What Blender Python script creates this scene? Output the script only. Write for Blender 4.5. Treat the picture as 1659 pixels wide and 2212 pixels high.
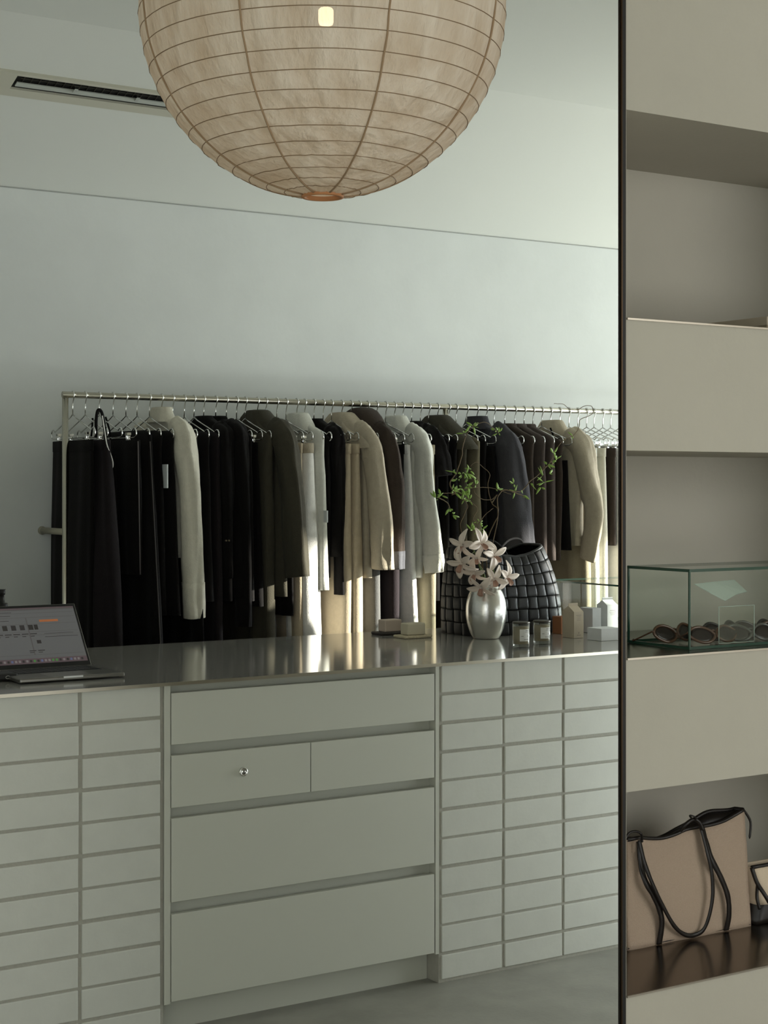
import bpy, math, random
from mathutils import Vector, Matrix, noise
for o in list(bpy.data.objects): bpy.data.objects.remove(o)
random.seed(7)
S = bpy.context.scene
COL = S.collection
# ---------------------------------------------------------------- camera
F = 3555.0; PHI = math.radians(32.8); H = 1.5; HOR = 1050.0
sP, cP = math.sin(PHI), math.cos(PHI)
cd = bpy.data.cameras.new('camera'); cam = bpy.data.objects.new('camera', cd); COL.objects.link(cam)
cd.sensor_fit = 'VERTICAL'; cd.sensor_height = 36; cd.lens = F/2212*36
cd.shift_y = -(1106-HOR)/2212
cam.location = (0, 0, H); cam.rotation_euler = (math.pi/2, 0, -PHI)
cd.clip_start = .05; cd.clip_end = 200
S.camera = cam
S.view_settings.view_transform = 'Standard'; S.view_settings.look = 'None'
S.view_settings.gamma = 1; S.view_settings.use_curve_mapping = False
S.view_settings.exposure = 0.27
# ---------------------------------------------------------------- world and lights
W = bpy.data.worlds.new('world'); S.world = W; W.use_nodes = True
bg = W.node_tree.nodes['Background']; bg.inputs[0].default_value = (.62, .78, .95, 1); bg.inputs[1].default_value = 1.0
def sun(d, e, col, ang):
    l = bpy.data.lights.new('sun', 'SUN'); l.energy = e; l.color = col; l.angle = math.radians(ang)
    o = bpy.data.objects.new('sun', l); COL.objects.link(o)
    o.rotation_euler = Vector(d).to_track_quat('-Z', 'Y').to_euler(); o.location = (8, 1, 4)
sun((-1.4, 1.0, -.44), 17, (1.0, .95, .86), 1.3)
def area(name, loc, d, sx, sy, e, col):
    l = bpy.data.lights.new(name, 'AREA'); l.shape = 'RECTANGLE'; l.size = sx; l.size_y = sy; l.energy = e; l.color = col
    o = bpy.data.objects.new(name, l); COL.objects.link(o); o.location = loc
    o.rotation_euler = Vector(d).to_track_quat('-Z', 'Y').to_euler()
    return o
# daylight entering by the shop windows, plus added fill lamps
area('daylight_shopfront', (8.6, 3.12, 1.3), (-.6, 1, .1), 4.0, 1.8, 100, (.90, .97, .99))
area('daylight_right', (13.3, 4.4, 1.5), (-1, -.02, .04), 2.3, 2.4, 500, (.93, .97, .99))
area('aisle_fill', (4.7, 3.46, .62), (-.3, 1, 0), 1.7, .8, 11.5, (.88, .96, 1.0))  # added lamp behind the shelf wall, brightens the right bricks; no window here
area('daylight_room', (4.3, -1.5, 1.6), (-.3, 1, 0), 3.0, 2.2, 66, (1.0, .965, .89))
area('room_left_fill', (-.8, -1.5, 1.6), (.3, 1, .05), 2.0, 2.0, 25, (.98, .97, .92))  # added fill for the left side, at an unseen window put in for it
# ---------------------------------------------------------------- helpers
def ray(px, py):
    u = (px-829.5)/F
    return Vector((sP+u*cP, cP-u*sP, (HOR-py)/F))
def PY(px, py, Y):
    r = ray(px, py); return Vector((0, 0, H)) + r*(Y/r.y)
def PZ(px, py, z):
    r = ray(px, py); return Vector((0, 0, H)) + r*((z-H)/r.z)
def PX(px, Y):
    r = ray(px, HOR); return r.x*Y/r.y
def new_obj(name, data, parent=None, loc=(0, 0, 0)):
    o = bpy.data.objects.new(name, data); COL.objects.link(o); o.location = loc
    if parent is not None: o.parent = parent
    return o
def tag(o, label=None, cat=None, group=None, kind=None):
    if label: o['label'] = label
    if cat: o['category'] = cat
    if group: o['group'] = group
    if kind: o['kind'] = kind
    return o
def thing(name, label, cat, loc=(0, 0, 0), group=None):
    o = new_obj(name, None, None, loc); o.empty_display_size = .05
    return tag(o, label, cat, group)
class MB:
    def __init__(s): s.v = []; s.f = []; s.m = []; s.mi = 0
    def add(s, vs, fs):
        b = len(s.v); s.v += [Vector(v) for v in vs]; s.f += [[i+b for i in f] for f in fs]; s.m += [s.mi]*len(fs)
        return s
    def mat(s, i): s.mi = i; return s
    def box(s, x0, x1, y0, y1, z0, z1, M=None):
        vs = [Vector((x, y, z)) for z in (z0, z1) for y in (y0, y1) for x in (x0, x1)]
        if M is not None: vs = [M @ v for v in vs]
        return s.add(vs, [[0, 2, 3, 1], [4, 5, 7, 6], [0, 1, 5, 4], [2, 6, 7, 3], [0, 4, 6, 2], [1, 3, 7, 5]])
    def rings(s, rings, cap0=True, cap1=True, closed=True):
        n = len(rings[0]); b = []; vs = []; fs = []
        for r in rings: vs += list(r)
        for k in range(len(rings)-1):
            for i in range(n if closed else n-1):
                j = (i+1) % n
                fs.append([k*n+i, k*n+j, (k+1)*n+j, (k+1)*n+i])
        if cap0: fs.append(list(range(n))[::-1])
        if cap1: fs.append([(len(rings)-1)*n+i for i in range(n)])
        return s.add(vs, fs)
    def tube(s, pts, r, n=8, flat=None):
        pts = [Vector(p) for p in pts]; N = len(pts)
        rr = r if isinstance(r, (list, tuple)) else [r]*N
        t0 = (pts[1]-pts[0]).normalized()
        up = Vector((0, 0, 1)) if abs(t0.z) < .9 else Vector((0, 1, 0))
        a = t0.cross(up).normalized(); rings = []
        for i in range(N):
            t = (pts[min(i+1, N-1)]-pts[max(i-1, 0)])
            if t.length < 1e-9: t = t0
            t.normalize(); a = (a - t*a.dot(t)).normalized(); b = t.cross(a)
            ra = rr[i]; rb = rr[i]*(flat or 1)
            rings.append([pts[i]+a*math.cos(q)*ra+b*math.sin(q)*rb for q in [2*math.pi*k/n for k in range(n)]])
        return s.rings(rings)
    def lathe(s, prof, c, n=32, cap0=True, cap1=True):
        c = Vector(c)
        return s.rings([[c+Vector((r*math.cos(2*math.pi*k/n), r*math.sin(2*math.pi*k/n), z)) for k in range(n)] for r, z in prof], cap0, cap1)
    def disc_poly(s, pts): return s.add(pts, [list(range(len(pts)))])
    def build(s, name, mats, parent=None, smooth=True, loc=None, bevel=0, label=None, solid=0, sub=0, auto=None):
        """vertices are in world space; the origin goes to loc (top level) or the parent's place"""
        off = Vector(parent_world(parent)) if parent is not None else Vector(loc or (0, 0, 0))
        me = bpy.data.meshes.new(name)
        me.from_pydata([tuple(v-off) for v in s.v], [], s.f)
        for m in (mats if isinstance(mats, (list, tuple)) else [mats]): me.materials.append(m)
        for p, mi in zip(me.polygons, s.m): p.material_index = mi; p.use_smooth = smooth
        me.update()
        o = new_obj(name, me, parent, (0, 0, 0) if parent is not None else tuple(off))
        if solid:
            q = o.modifiers.new('solid', 'SOLIDIFY'); q.thickness = solid; q.offset = 0
        if bevel:
            q = o.modifiers.new('bevel', 'BEVEL'); q.width = bevel; q.segments = 2; q.limit_method = 'ANGLE'
        if sub:
            q = o.modifiers.new('sub', 'SUBSURF'); q.levels = sub; q.render_levels = sub
        if label: o['label'] = label
        return o
def parent_world(p):
    v = Vector((0, 0, 0))
    while p is not None: v = v+Vector(p.location); p = p.parent
    return v
def cr(pts, k=6):
    pts = [Vector(p) for p in pts]; out = []
    for i in range(len(pts)-1):
        p0 = pts[max(i-1, 0)]; p1 = pts[i]; p2 = pts[i+1]; p3 = pts[min(i+2, len(pts)-1)]
        for j in range(k):
            t = j/k
            out.append(.5*((2*p1)+(p2-p0)*t+(2*p0-5*p1+4*p2-p3)*t*t+(3*p1-p0-3*p2+p3)*t**3))
    out.append(pts[-1]); return out
def copy_tree(o, parent=None):
    c = o.copy(); COL.objects.link(c)
    if parent is not None:
        c.parent = parent
    for ch in list(o.children): copy_tree(ch, c)
    return c
# ---------------------------------------------------------------- materials
MATS = {}
def srgb(c): return tuple(((x/255)/12.92 if x/255 <= .04045 else ((x/255+.055)/1.055)**2.4) for x in c)+(1,)
def mat(name, col, rough=.6, metal=0, noise_s=0, noise_a=0, bump=0, bump_s=40, spec=.5, trans=0, ior=1.45, emis=0, sheen=0, alpha=1, stretch=None, emc=None):
    if name in MATS: return MATS[name]
    m = bpy.data.materials.new(name); m.use_nodes = True; nt = m.node_tree; b = nt.nodes['Principled BSDF']
    c = srgb(col); b.inputs['Base Color'].default_value = c
    b.inputs['Roughness'].default_value = rough; b.inputs['Metallic'].default_value = metal
    b.inputs['Specular IOR Level'].default_value = spec; b.inputs['Transmission Weight'].default_value = trans
    b.inputs['IOR'].default_value = ior
    if sheen: b.inputs['Sheen Weight'].default_value = sheen
    if emis: b.inputs['Emission Color'].default_value = srgb(emc) if emc else c; b.inputs['Emission Strength'].default_value = emis
    tc = nt.nodes.new('ShaderNodeTexCoord')
    vec = tc.outputs['Object']
    if stretch:
        mp = nt.nodes.new('ShaderNodeMapping'); mp.inputs['Scale'].default_value = stretch; nt.links.new(vec, mp.inputs[0]); vec = mp.outputs[0]
    if noise_a:
        n = nt.nodes.new('ShaderNodeTexNoise'); n.inputs['Scale'].default_value = noise_s; n.inputs['Detail'].default_value = 6; n.inputs['Roughness'].default_value = .6
        nt.links.new(vec, n.inputs['Vector'])
        r = nt.nodes.new('ShaderNodeMapRange'); r.inputs[1].default_value = .3; r.inputs[2].default_value = .7
        r.inputs[3].default_value = 1-noise_a; r.inputs[4].default_value = 1+noise_a
        nt.links.new(n.outputs['Fac'], r.inputs[0])
        mx = nt.nodes.new('ShaderNodeVectorMath'); mx.operation = 'SCALE'; mx.inputs[0].default_value = c[:3]
        nt.links.new(r.outputs[0], mx.inputs['Scale']); nt.links.new(mx.outputs[0], b.inputs['Base Color'])
    if bump:
        n2 = nt.nodes.new('ShaderNodeTexNoise'); n2.inputs['Scale'].default_value = bump_s; n2.inputs['Detail'].default_value = 5
        nt.links.new(vec, n2.inputs['Vector'])
        bp = nt.nodes.new('ShaderNodeBump'); bp.inputs['Strength'].default_value = bump; bp.inputs['Distance'].default_value = .004
        nt.links.new(n2.outputs['Fac'], bp.inputs['Height']); nt.links.new(bp.outputs[0], b.inputs['Normal'])
    MATS[name] = m; return m
def pane_mat(name, tint, gl=.08):
    m = bpy.data.materials.new(name); m.use_nodes = True; nt = m.node_tree
    for n in list(nt.nodes): nt.nodes.remove(n)
    out = nt.nodes.new('ShaderNodeOutputMaterial'); mix = nt.nodes.new('ShaderNodeMixShader')
    t = nt.nodes.new('ShaderNodeBsdfTransparent'); t.inputs[0].default_value = tint+(1,)
    g = nt.nodes.new('ShaderNodeBsdfGlossy'); g.inputs['Roughness'].default_value = .02
    lw = nt.nodes.new('ShaderNodeLayerWeight'); lw.inputs[0].default_value = .5
    pw = nt.nodes.new('ShaderNodeMath'); pw.operation = 'POWER'; pw.inputs[1].default_value = 4
    fr = nt.nodes.new('ShaderNodeMath'); fr.operation = 'MULTIPLY_ADD'; fr.inputs[1].default_value = .8; fr.inputs[2].default_value = gl*.5
    nt.links.new(lw.outputs['Facing'], pw.inputs[0]); nt.links.new(pw.outputs[0], fr.inputs[0])
    nt.links.new(fr.outputs[0], mix.inputs[0]); nt.links.new(t.outputs[0], mix.inputs[1]); nt.links.new(g.outputs[0], mix.inputs[2])
    nt.links.new(mix.outputs[0], out.inputs[0]); return m
def paper_mat():
    m = bpy.data.materials.new('lantern_paper'); m.use_nodes = True; nt = m.node_tree
    for n in list(nt.nodes): nt.nodes.remove(n)
    out = nt.nodes.new('ShaderNodeOutputMaterial')
    d = nt.nodes.new('ShaderNodeBsdfDiffuse'); t = nt.nodes.new('ShaderNodeBsdfTranslucent'); tr = nt.nodes.new('ShaderNodeBsdfTransparent')
    tc = nt.nodes.new('ShaderNodeTexCoord')
    n = nt.nodes.new('ShaderNodeTexNoise'); n.inputs['Scale'].default_value = 9; n.inputs['Detail'].default_value = 8
    mp = nt.nodes.new('ShaderNodeMapping'); mp.inputs['Scale'].default_value = (2.2, 2.2, .7)
    nt.links.new(tc.outputs['Object'], mp.inputs[0]); nt.links.new(mp.outputs[0], n.inputs['Vector'])
    ramp = nt.nodes.new('ShaderNodeValToRGB'); ramp.color_ramp.elements[0].position = .3; ramp.color_ramp.elements[1].position = .7
    ramp.color_ramp.elements[0].color = srgb((206, 192, 172)); ramp.color_ramp.elements[1].color = srgb((228, 221, 208))
    nt.links.new(n.outputs['Fac'], ramp.inputs[0])
    nt.links.new(ramp.outputs[0], d.inputs[0]); nt.links.new(ramp.outputs[0], t.inputs[0])
    bp = nt.nodes.new('ShaderNodeBump'); bp.inputs['Strength'].default_value = 1.0; bp.inputs['Distance'].default_value = .03
    nt.links.new(n.outputs['Fac'], bp.inputs['Height']); nt.links.new(bp.outputs[0], d.inputs['Normal'])
    m1 = nt.nodes.new('ShaderNodeMixShader'); m1.inputs[0].default_value = .30
    nt.links.new(d.outputs[0], m1.inputs[1]); nt.links.new(t.outputs[0], m1.inputs[2])
    m2 = nt.nodes.new('ShaderNodeMixShader'); m2.inputs[0].default_value = .05
    nt.links.new(m1.outputs[0], m2.inputs[1]); nt.links.new(tr.outputs[0], m2.inputs[2])
    nt.links.new(m2.outputs[0], out.inputs[0]); return m
M_wallback = mat('limewash_wall', (203, 206, 202), .9, noise_s=1.3, noise_a=.07, bump=.15, bump_s=30)
M_wallup = mat('smooth_white_paint', (214, 216, 209), .85)
M_ceil = mat('ceiling_paint', (205, 206, 196), .9)
M_shelfwall = mat('beige_plaster', (178, 173, 160), .9, noise_s=2.5, noise_a=.035, bump=.2, bump_s=60)
M_floor = mat('polished_concrete', (146, 145, 136), .42, noise_s=6, noise_a=.14, bump=.1, bump_s=80)
M_brick = mat('white_painted_brick', (198, 199, 190), .75, noise_s=14, noise_a=.03, bump=.08, bump_s=90)
M_mortar = mat('brick_mortar', (166, 164, 153), .95, noise_s=60, noise_a=.05, bump=.4, bump_s=150)
M_cab = mat('satin_white_cabinet', (193, 194, 182), .55)
M_steel = mat('brushed_steel_top', (172, 170, 164), .11, metal=.45, noise_s=3, noise_a=.05, stretch=(.3, 14, 14))
M_shelfsteel = mat('shelf_steel', (112, 102, 90), .2, metal=1)
M_lip = mat('shelf_steel_edge', (165, 158, 146), .35, metal=1)
M_frame = mat('dark_bronze_metal', (34, 29, 24), .45, metal=.5)
M_rail = mat('rack_steel', (190, 186, 172), .25, metal=1)
M_chrome = mat('chrome_wire', (225, 225, 222), .12, metal=1)
M_glass = pane_mat('clear_green_glass', (.95, .985, .965), .05)
M_glassedge = mat('green_glass_edge', (22, 62, 48), .15, spec=.8)
M_acryl = pane_mat('clear_acrylic', (.94, .96, .94))
M_winglass = pane_mat('window_glass', (.97, .98, .97))
M_black = mat('matt_black', (14, 13, 11), .6)
def fabric(name, c, rough=.9, sheen=.03, a=.06): return mat('fabric_'+name, c, rough, noise_s=55, noise_a=a, bump=.4, bump_s=260, spec=.15, sheen=sheen)

# ---------------------------------------------------------------- setting
def struct(mb, name, m, **k):
    o = mb.build(name, m, smooth=False, **k); o['kind'] = 'structure'; return o
YW = 2.6; NB = 3.09                 # shelf wall front, niche back
YB = 5.83; ZC = 2.60; YA = 4.87; ZT = 2.957   # back wall, crease, flat ceiling
XL, XR, YF = -2.6, 13.5, -1.6
struct(MB().box(XL, XR, YF, YB+.2, -.1, 0), 'floor', M_floor)
struct(MB().box(XL, XR, YB, YB+.2, 0, ZC+.01), 'wall_back', M_wallback)
struct(MB().box(XL, 6.05, YF, 2.95, ZT, ZT+.1).box(XL, XR, 2.95, YA, ZT, ZT+.1), 'ceiling', M_wallup)
sl = MB(); a = [(x, y, z) for x in (XL, XR) for y, z in ((YA, ZT), (YB+.0, ZC), (YB+.2, ZC), (YB+.2, ZT+.1), (YA, ZT+.1))]
sl.add(a, [[0, 5, 6, 1], [1, 6, 7, 2], [2, 7, 8, 3], [3, 8, 9, 4], [4, 9, 5, 0], [0, 1, 2, 3, 4], [9, 8, 7, 6, 5]])
struct(sl, 'ceiling_slope', M_wallup)
struct(MB().box(XL-.15, XL, YF, YB+.2, 0, ZT+.1), 'wall_left', M_wallback)
wr = MB(); wr.box(XR, XR+.15, 3.0, 3.25, 0, ZT+.1).box(XR, XR+.15, 5.55, YB+.2, 0, ZT+.1).box(XR, XR+.15, 3.25, 5.55, 0, .3).box(XR, XR+.15, 3.25, 5.55, 2.7, ZT+.1)
struct(wr, 'wall_right', M_wallback)
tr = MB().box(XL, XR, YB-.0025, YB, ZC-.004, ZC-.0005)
struct(tr, 'crease_shade_1', mat('crease_shade_paint', (158, 160, 155), .9))  # strip painted as the thin shade line where wall and ceiling meet
# near room: right end wall and the wall behind the camera with its window
struct(MB().box(5.9, 6.05, YF, 3.1, 0, ZT), 'wall_near_right', M_shelfwall)
nw = MB(); nw.box(XL, -1.9, YF-.15, YF, 0, ZT).box(.3, 3.0, YF-.15, YF, 0, ZT).box(-1.9, .3, YF-.15, YF, 0, .4).box(-1.9, .3, YF-.15, YF, 2.7, ZT).box(5.6, 6.05, YF-.15, YF, 0, ZT).box(3.0, 5.6, YF-.15, YF, 0, .4).box(3.0, 5.6, YF-.15, YF, 2.7, ZT)
struct(nw, 'wall_near', M_wallback)
# shopfront wall on the right with its window
sw = MB(); sw.box(6.05, XR, 2.95, 3.08, 0, .25).box(6.05, XR, 2.95, 3.08, 2.36, ZT).box(11.5, XR+.15, 2.95, 3.08, 0, ZT)
struct(sw, 'wall_shopfront', M_wallback)
def window(n, x0, x1, y, z0, z1, k):
    r = thing('window_%d' % n, None, None, ((x0+x1)/2, y, z0)); r['kind'] = 'structure'
    f = MB(); t = .04
    f.box(x0, x1, y-.03, y+.03, z0, z0+t).box(x0, x1, y-.03, y+.03, z1-t, z1)
    for i in range(k+1):
        x = x0+(x1-x0-t)*i/k; f.box(x, x+t, y-.03, y+.03, z0+t, z1-t)
    f.build('window_frame', M_frame, r, smooth=False)
    MB().box(x0+t, x1-t, y-.003, y+.003, z0+t, z1-t).build('window_pane', M_winglass, r, smooth=False)
window(1, 6.05, 11.5, 3.01, .25, 2.36, 1)
window(3, -1.9, .3, YF-.07, .4, 2.7, 2)
window(2, 3.0, 5.6, YF-.07, .4, 2.7, 3)
# shelf wall: solid partition with three niches
zs = [(.439, .864), (1.14, 1.574), (1.847, 2.282)]
NX0 = PX(1353, YW); NX1 = 3.24; PX0 = PX(1348, YW)
def xl(px, y): return PX(px, y)
def wedge(mb, pa, pb, xb, ya, yb, z0, z1):
    """slab between the raking left face and x = xb (or between two raking faces)"""
    xa0, xa1 = xl(pa, ya), xl(pa, yb); xb0, xb1 = (xl(pb, ya), xl(pb, yb)) if pb else (xb, xb)
    return mb.add([(x, y, z) for z in (z0, z1) for x, y in ((xa0, ya), (xb0, ya), (xb1, yb), (xa1, yb))], [[3, 2, 1, 0], [4, 5, 6, 7], [0, 1, 5, 4], [1, 2, 6, 5], [2, 3, 7, 6], [3, 0, 4, 7]])
sh = MB()
wedge(sh, 1340, 1353, None, YW, NB+.05, 0, ZT); sh.box(NX1, 5.9, YW, NB+.05, 0, ZT)
edges = [0]+[z for p in zs for z in p]+[ZT]
for i in range(0, len(edges), 2): wedge(sh, 1353, None, NX1, YW, NB, edges[i], edges[i+1])
wedge(sh, 1353, None, NX1, NB, NB+.05, 0, ZT)
struct(sh, 'wall_shelves', M_shelfwall)
# ---------------------------------------------------------------- shelf plates and metal upright
for (z0, z1), lab in zip(zs, ['bottom niche under the canvas tote bags', 'middle niche under the glass case', 'top niche above eye level']):
    r = thing('shelf_plate', 'thin steel shelf plate lining the '+lab, 'shelf', (NX0, YW, z0))
    wedge(MB(), 1354, None, NX1-.0005, YW, NB-.0005, z0+.0002, z0+.002).build('plate', M_shelfsteel, r, smooth=False)
    MB().box(NX0+.0005, NX1-.0005, YW-.004, YW+.0, z0-.0015, z0+.0025).build('front_edge', M_lip, r, smooth=False)
u0, u1 = PX(1335, YW), PX(1348, YW)
r = thing('metal_upright', 'tall slim dark metal upright beside the beige shelf wall', 'frame', (u0, YW-.02, 0))
MB().box(u0, u1, YW-.006, YW-.0005, 0, ZT-.001).build('channel', M_frame, r, smooth=False)
MB().box(u0+.001, u0+.004, YW-.010, YW-.0061, 0, ZT-.002).build('bead', mat('bronze_bead', (62, 50, 38), .3, metal=1), r, smooth=False)
MB().box(u0+.0045, u1-.004, YW-.008, YW-.0061, 0, ZT-.002).build('inlay', M_black, r, smooth=False)
# ---------------------------------------------------------------- counter
YC = 4.08; YCB = 5.085; ZTOP = .967
def brick_pier(x0, x1, start, name, label, sgn):
    r = thing(name, label, 'counter', ((x0+x1)/2, YC, 0))
    MB().box(x0, x1, YC+.005, YCB-.02, 0, ZTOP-.009).build('mortar_core', M_mortar, r, smooth=False)
    b = MB(); rnd = random.Random(3); p = .2365; j = .0052
    x = start
    while (x < x1-.02) if sgn > 0 else (x > x0+.02):
        a0, a1 = (x, min(x+p, x1)) if sgn > 0 else (max(x-p, x0), x)
        for k in range(11):
            z0 = k*.0872+.006*(k == 0); z1 = min(z0+.0872-.006*(k == 0), ZTOP-.0095)
            dz = rnd.uniform(-.0015, .0015)*(0 if k in (0, 10) else 1); dy = rnd.uniform(-.0012, .0012)
            dx = rnd.uniform(-.0015, .0015)
            b.box(a0+j+dx*(a0 > x0+.01), a1-j+dx*(a1 < x1-.01), YC+dy, YC+.03, z0+j*.85+dz, z1-j*.85*(k < 10)+dz)
        x += p*sgn
    b.build('brick_face', M_brick, r, smooth=False, bevel=.0022)
CX0, CX1 = PX(353.5, YC), PX(949.5, YC)
brick_pier(-.5, CX0, CX0-.004, 'brick_pier', 'white brick counter base under the laptop, left of the drawers', -1)
brick_pier(CX1, 5.0, CX1+.004, 'brick_pier', 'brighter white brick counter base, right of the drawers', 1)
r = thing('countertop', 'dark brushed steel countertop spanning drawers and brick bases', 'countertop', (2.3, 4.5, ZTOP))
MB().box(-.52, 5.02, YC-.012, YCB, ZTOP-.007, ZTOP).build('top_sheet', M_steel, r, smooth=False)
MB().box(-.52, 5.02, YC-.0135, YC-.0121, ZTOP-.009, ZTOP+.0003).build('front_edge', mat('steel_edge', (178, 172, 158), .3, metal=1), r, smooth=False)
# drawer cabinet
r = thing('drawer_cabinet', 'white handleless drawer cabinet set between brick counter bases', 'cabinet', ((CX0+CX1)/2, YC, 0))
DL, DR = PX(370, YC), PX(938, YC)
c = MB()
c.box(CX0+.002, CX0+.02, YC+.0, YCB-.03, .09, ZTOP-.0095).box(CX1-.014, CX1-.002, YC, YCB-.03, .09, ZTOP-.0095)
c.box(CX0+.02, CX1-.014, YC+.036, YCB-.03, .09, ZTOP-.0095)
c.build('carcass', M_cab, r, smooth=False)
MB().box(CX0+.002, CX1-.002, YC+.065, YC+.085, 0, .09).build('kickboard', M_cab, r, smooth=False)
def drawer(x0, x1, z0, z1, lab=None):
    d = MB().box(x0, x1, YC-.001, YC+.018, z0, z1).box(x0+.004, x1-.004, YC+.018, YC+.0355, z0+.004, z1-.022)
    return d.build('drawer', M_cab, r, smooth=False, bevel=.0012, label=lab)
drawer(DL, DR, .795, .936); xs = PX(671, YC)
dk = drawer(DL, xs-.0015, .623, .765, 'drawer front with a round chrome keyhole lock'); drawer(xs+.0015, DR, .623, .765)
drawer(DL, DR, .366, .594); drawer(DL, DR, .095, .333)
kc = PY(525, 1667, YC-.001)
lk = MB()
prof = [(.0005, -.006), (.006, -.006), (.0065, -.0045), (.0085, -.0045), (.009, -.007), (.0125, -.006), (.0135, -.002), (.0135, .001)]
lk.rings([[kc+Vector((q*math.cos(t), zz, q*math.sin(t))) for t in [2*math.pi*i/28 for i in range(28)]] for q, zz in prof])
lo = lk.build('lock', M_chrome, dk)
MB().box(kc.x-.0012, kc.x+.0012, kc.y-.0066, kc.y-.006, kc.z-.005, kc.z+.005).build('keyhole', M_black, lo, smooth=False)

# ---------------------------------------------------------------- air conditioner on the sloped ceiling
sn = (ZT-ZC)/(YB-YA); e2 = Vector((0, -1, sn)).normalized(); nn = Vector((0, -sn, -1)).normalized()
P0 = Vector((0, YB, ZC))
def onslope(px, py):
    d = ray(px, py); o = Vector((0, 0, H)); t = (P0-o).dot(nn)/d.dot(nn); return o+d*t
A = onslope(37, 157); B = onslope(21, 185); x0 = A.x; x1 = A.x+1.15
up1 = (A-P0).dot(e2); up0 = (onslope(27, 186)-P0).dot(e2)
lowb = (onslope(0, 198)-P0).dot(e2); topb = up1+.012
def sp(x, u, h): return Vector((x, 0, 0))+Vector((0, P0.y, P0.z))+e2*u+nn*h
def sbox(mb, xa, xb, ua, ub, ha, hb):
    vs = [sp(x, u, h) for h in (ha, hb) for u in (ua, ub) for x in (xa, xb)]
    return mb.add(vs, [[0, 1, 3, 2], [4, 6, 7, 5], [0, 4, 5, 1], [2, 3, 7, 6], [0, 2, 6, 4], [1, 5, 7, 3]])
r = thing('air_conditioner', 'white air conditioner with a long dark slot in the sloping ceiling', 'air conditioner', tuple(sp(x0, (up0+up1)/2, 0)))
bz = MB(); xa, xb = x0-.5, x1+.3
sbox(bz, xa, xb, lowb, up0, 0, .012); sbox(bz, xa, xb, up1, topb, 0, .012); sbox(bz, xa, x0, up0, up1, 0, .012); sbox(bz, x1, xb, up0, up1, 0, .012)
bz.build('bezel', mat('aircon_plastic', (190, 188, 172), .5), r, smooth=False)
sbox(MB(), x0, x1, up0, up1, .0005, .003).build('slot', M_black, r, smooth=False)
g = MB()
for i in range(40):
    x = x0+.03+i*.028; sbox(g, x, x+.0015, up0+(up1-up0)*.5, up1-.002, .003, .006)
sbox(g, x0+.02, x1-.02, up0+(up1-up0)*.72, up0+(up1-up0)*.74, .0035, .0055)
g.build('grille', mat('aircon_grille', (60, 58, 50), .5), r, smooth=False)
h_ = up1-up0
lv = MB(); sbox(lv, x0+.012, x1-.012, up0+h_*.22, up0+h_*.50, .007, .011); lv.build('louver', mat('aircon_louver', (176, 180, 172), .3), r, smooth=False)
for q in (.36, .75):
    sbox(MB(), x0+1.15*q*.5, x0+1.15*q*.5+.012, up0+h_*.4, up0+h_*.72, .005, .016).build('bracket', M_chrome, r, smooth=False)

# ---------------------------------------------------------------- paper lantern
LD = 3.45; u = (697-829.5)/F
LC = Vector(((sP+u*cP)*LD, (cP-u*sP)*LD, H+(HOR-22)/F*LD)); LR = .383
r = thing('paper_lantern', 'huge round pleated paper lantern glowing above the counter', 'lamp', (LC.x, LC.y, LC.z+LR))
th0 = math.asin(.042/LR)
NR = 29; sub = 5
def lr(th): return LR
ring_t = [th0+(math.pi-2*th0)*i/NR for i in range(NR+1)]
seam0 = math.atan2(-LC.y, -LC.x)  # towards the camera
seams = [seam0+math.radians(-25+45*k) for k in range(8)]
rg = []
NS = 144
for i in range(NR):
    for j in range(sub+(i == NR-1)):
        t = j/sub; th = ring_t[i]+(ring_t[i+1]-ring_t[i])*t
        ring = []
        for k in range(NS):
            ph = 2*math.pi*k/NS
            s = math.sin(4*(ph-seams[0]))  # eight panels
            sag = .0009*math.sin(math.pi*t)*(abs(s)**.5)
            R = LR-sag+.0012*(abs(s)-.5)+.0016*noise.noise(Vector((math.cos(ph)*14, math.sin(ph)*14, th*6)))
            ring.append(LC+Vector((R*math.sin(th)*math.cos(ph), R*math.sin(th)*math.sin(ph), -R*math.cos(th)*1.02)))
        rg.append(ring)
MB().rings(rg, False, False).build('shade', paper_mat(), r)
M_rib = mat('lantern_rib', (128, 106, 80), .7)
for i in range(1, NR):
    th = ring_t[i]; n = 96
    pts = []
    for k in range(n+1):
        ph = 2*math.pi*k/n; s = abs(math.sin(4*(ph-seams[0])))
        R = LR+.0004+.0012*(s-.5)+.0016*noise.noise(Vector((math.cos(ph)*14, math.sin(ph)*14, th*6)))
        w = .0012*noise.noise(Vector((ph*2, i*3.1, 0)))
        pts.append(LC+Vector((R*math.sin(th)*math.cos(ph), R*math.sin(th)*math.sin(ph), -R*math.cos(th)*1.02+w)))
    MB().tube(pts, .0009, 6).build('rib', M_rib, r)
M_seam = mat('lantern_seam', (150, 126, 98), .8)
for sa in seams:
    pts = []
    for k in range(60):
        th = th0+(math.pi-2*th0)*k/59; ph = sa+.006*noise.noise(Vector((k*.35, sa*5, 1)))
        R = LR+.0003
        pts.append(LC+Vector((R*math.sin(th)*math.cos(ph), R*math.sin(th)*math.sin(ph), -R*math.cos(th)*1.02)))
    MB().tube(pts, .0022, 6).build('seam', M_seam, r)
zb = LC.z-LR*math.cos(th0)*1.02
MB().rings([[Vector((LC.x+q*math.cos(t), LC.y+q*math.sin(t), zb+z)) for t in [2*math.pi*k/40 for k in range(40)]] for q, z in [(.036, .004), (.036, -.005), (.044, -.005), (.0445, .004), (.036, .004)]], False, False).build('bottom_ring', mat('lantern_wood', (178, 122, 78), .6), r)
ztp = LC.z+LR*1.02*math.cos(th0)
MB().tube([LC+Vector((0, 0, .06)), (LC.x, LC.y, ZT-.03)], .0035, 8).build('cord', M_black, r)
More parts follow.
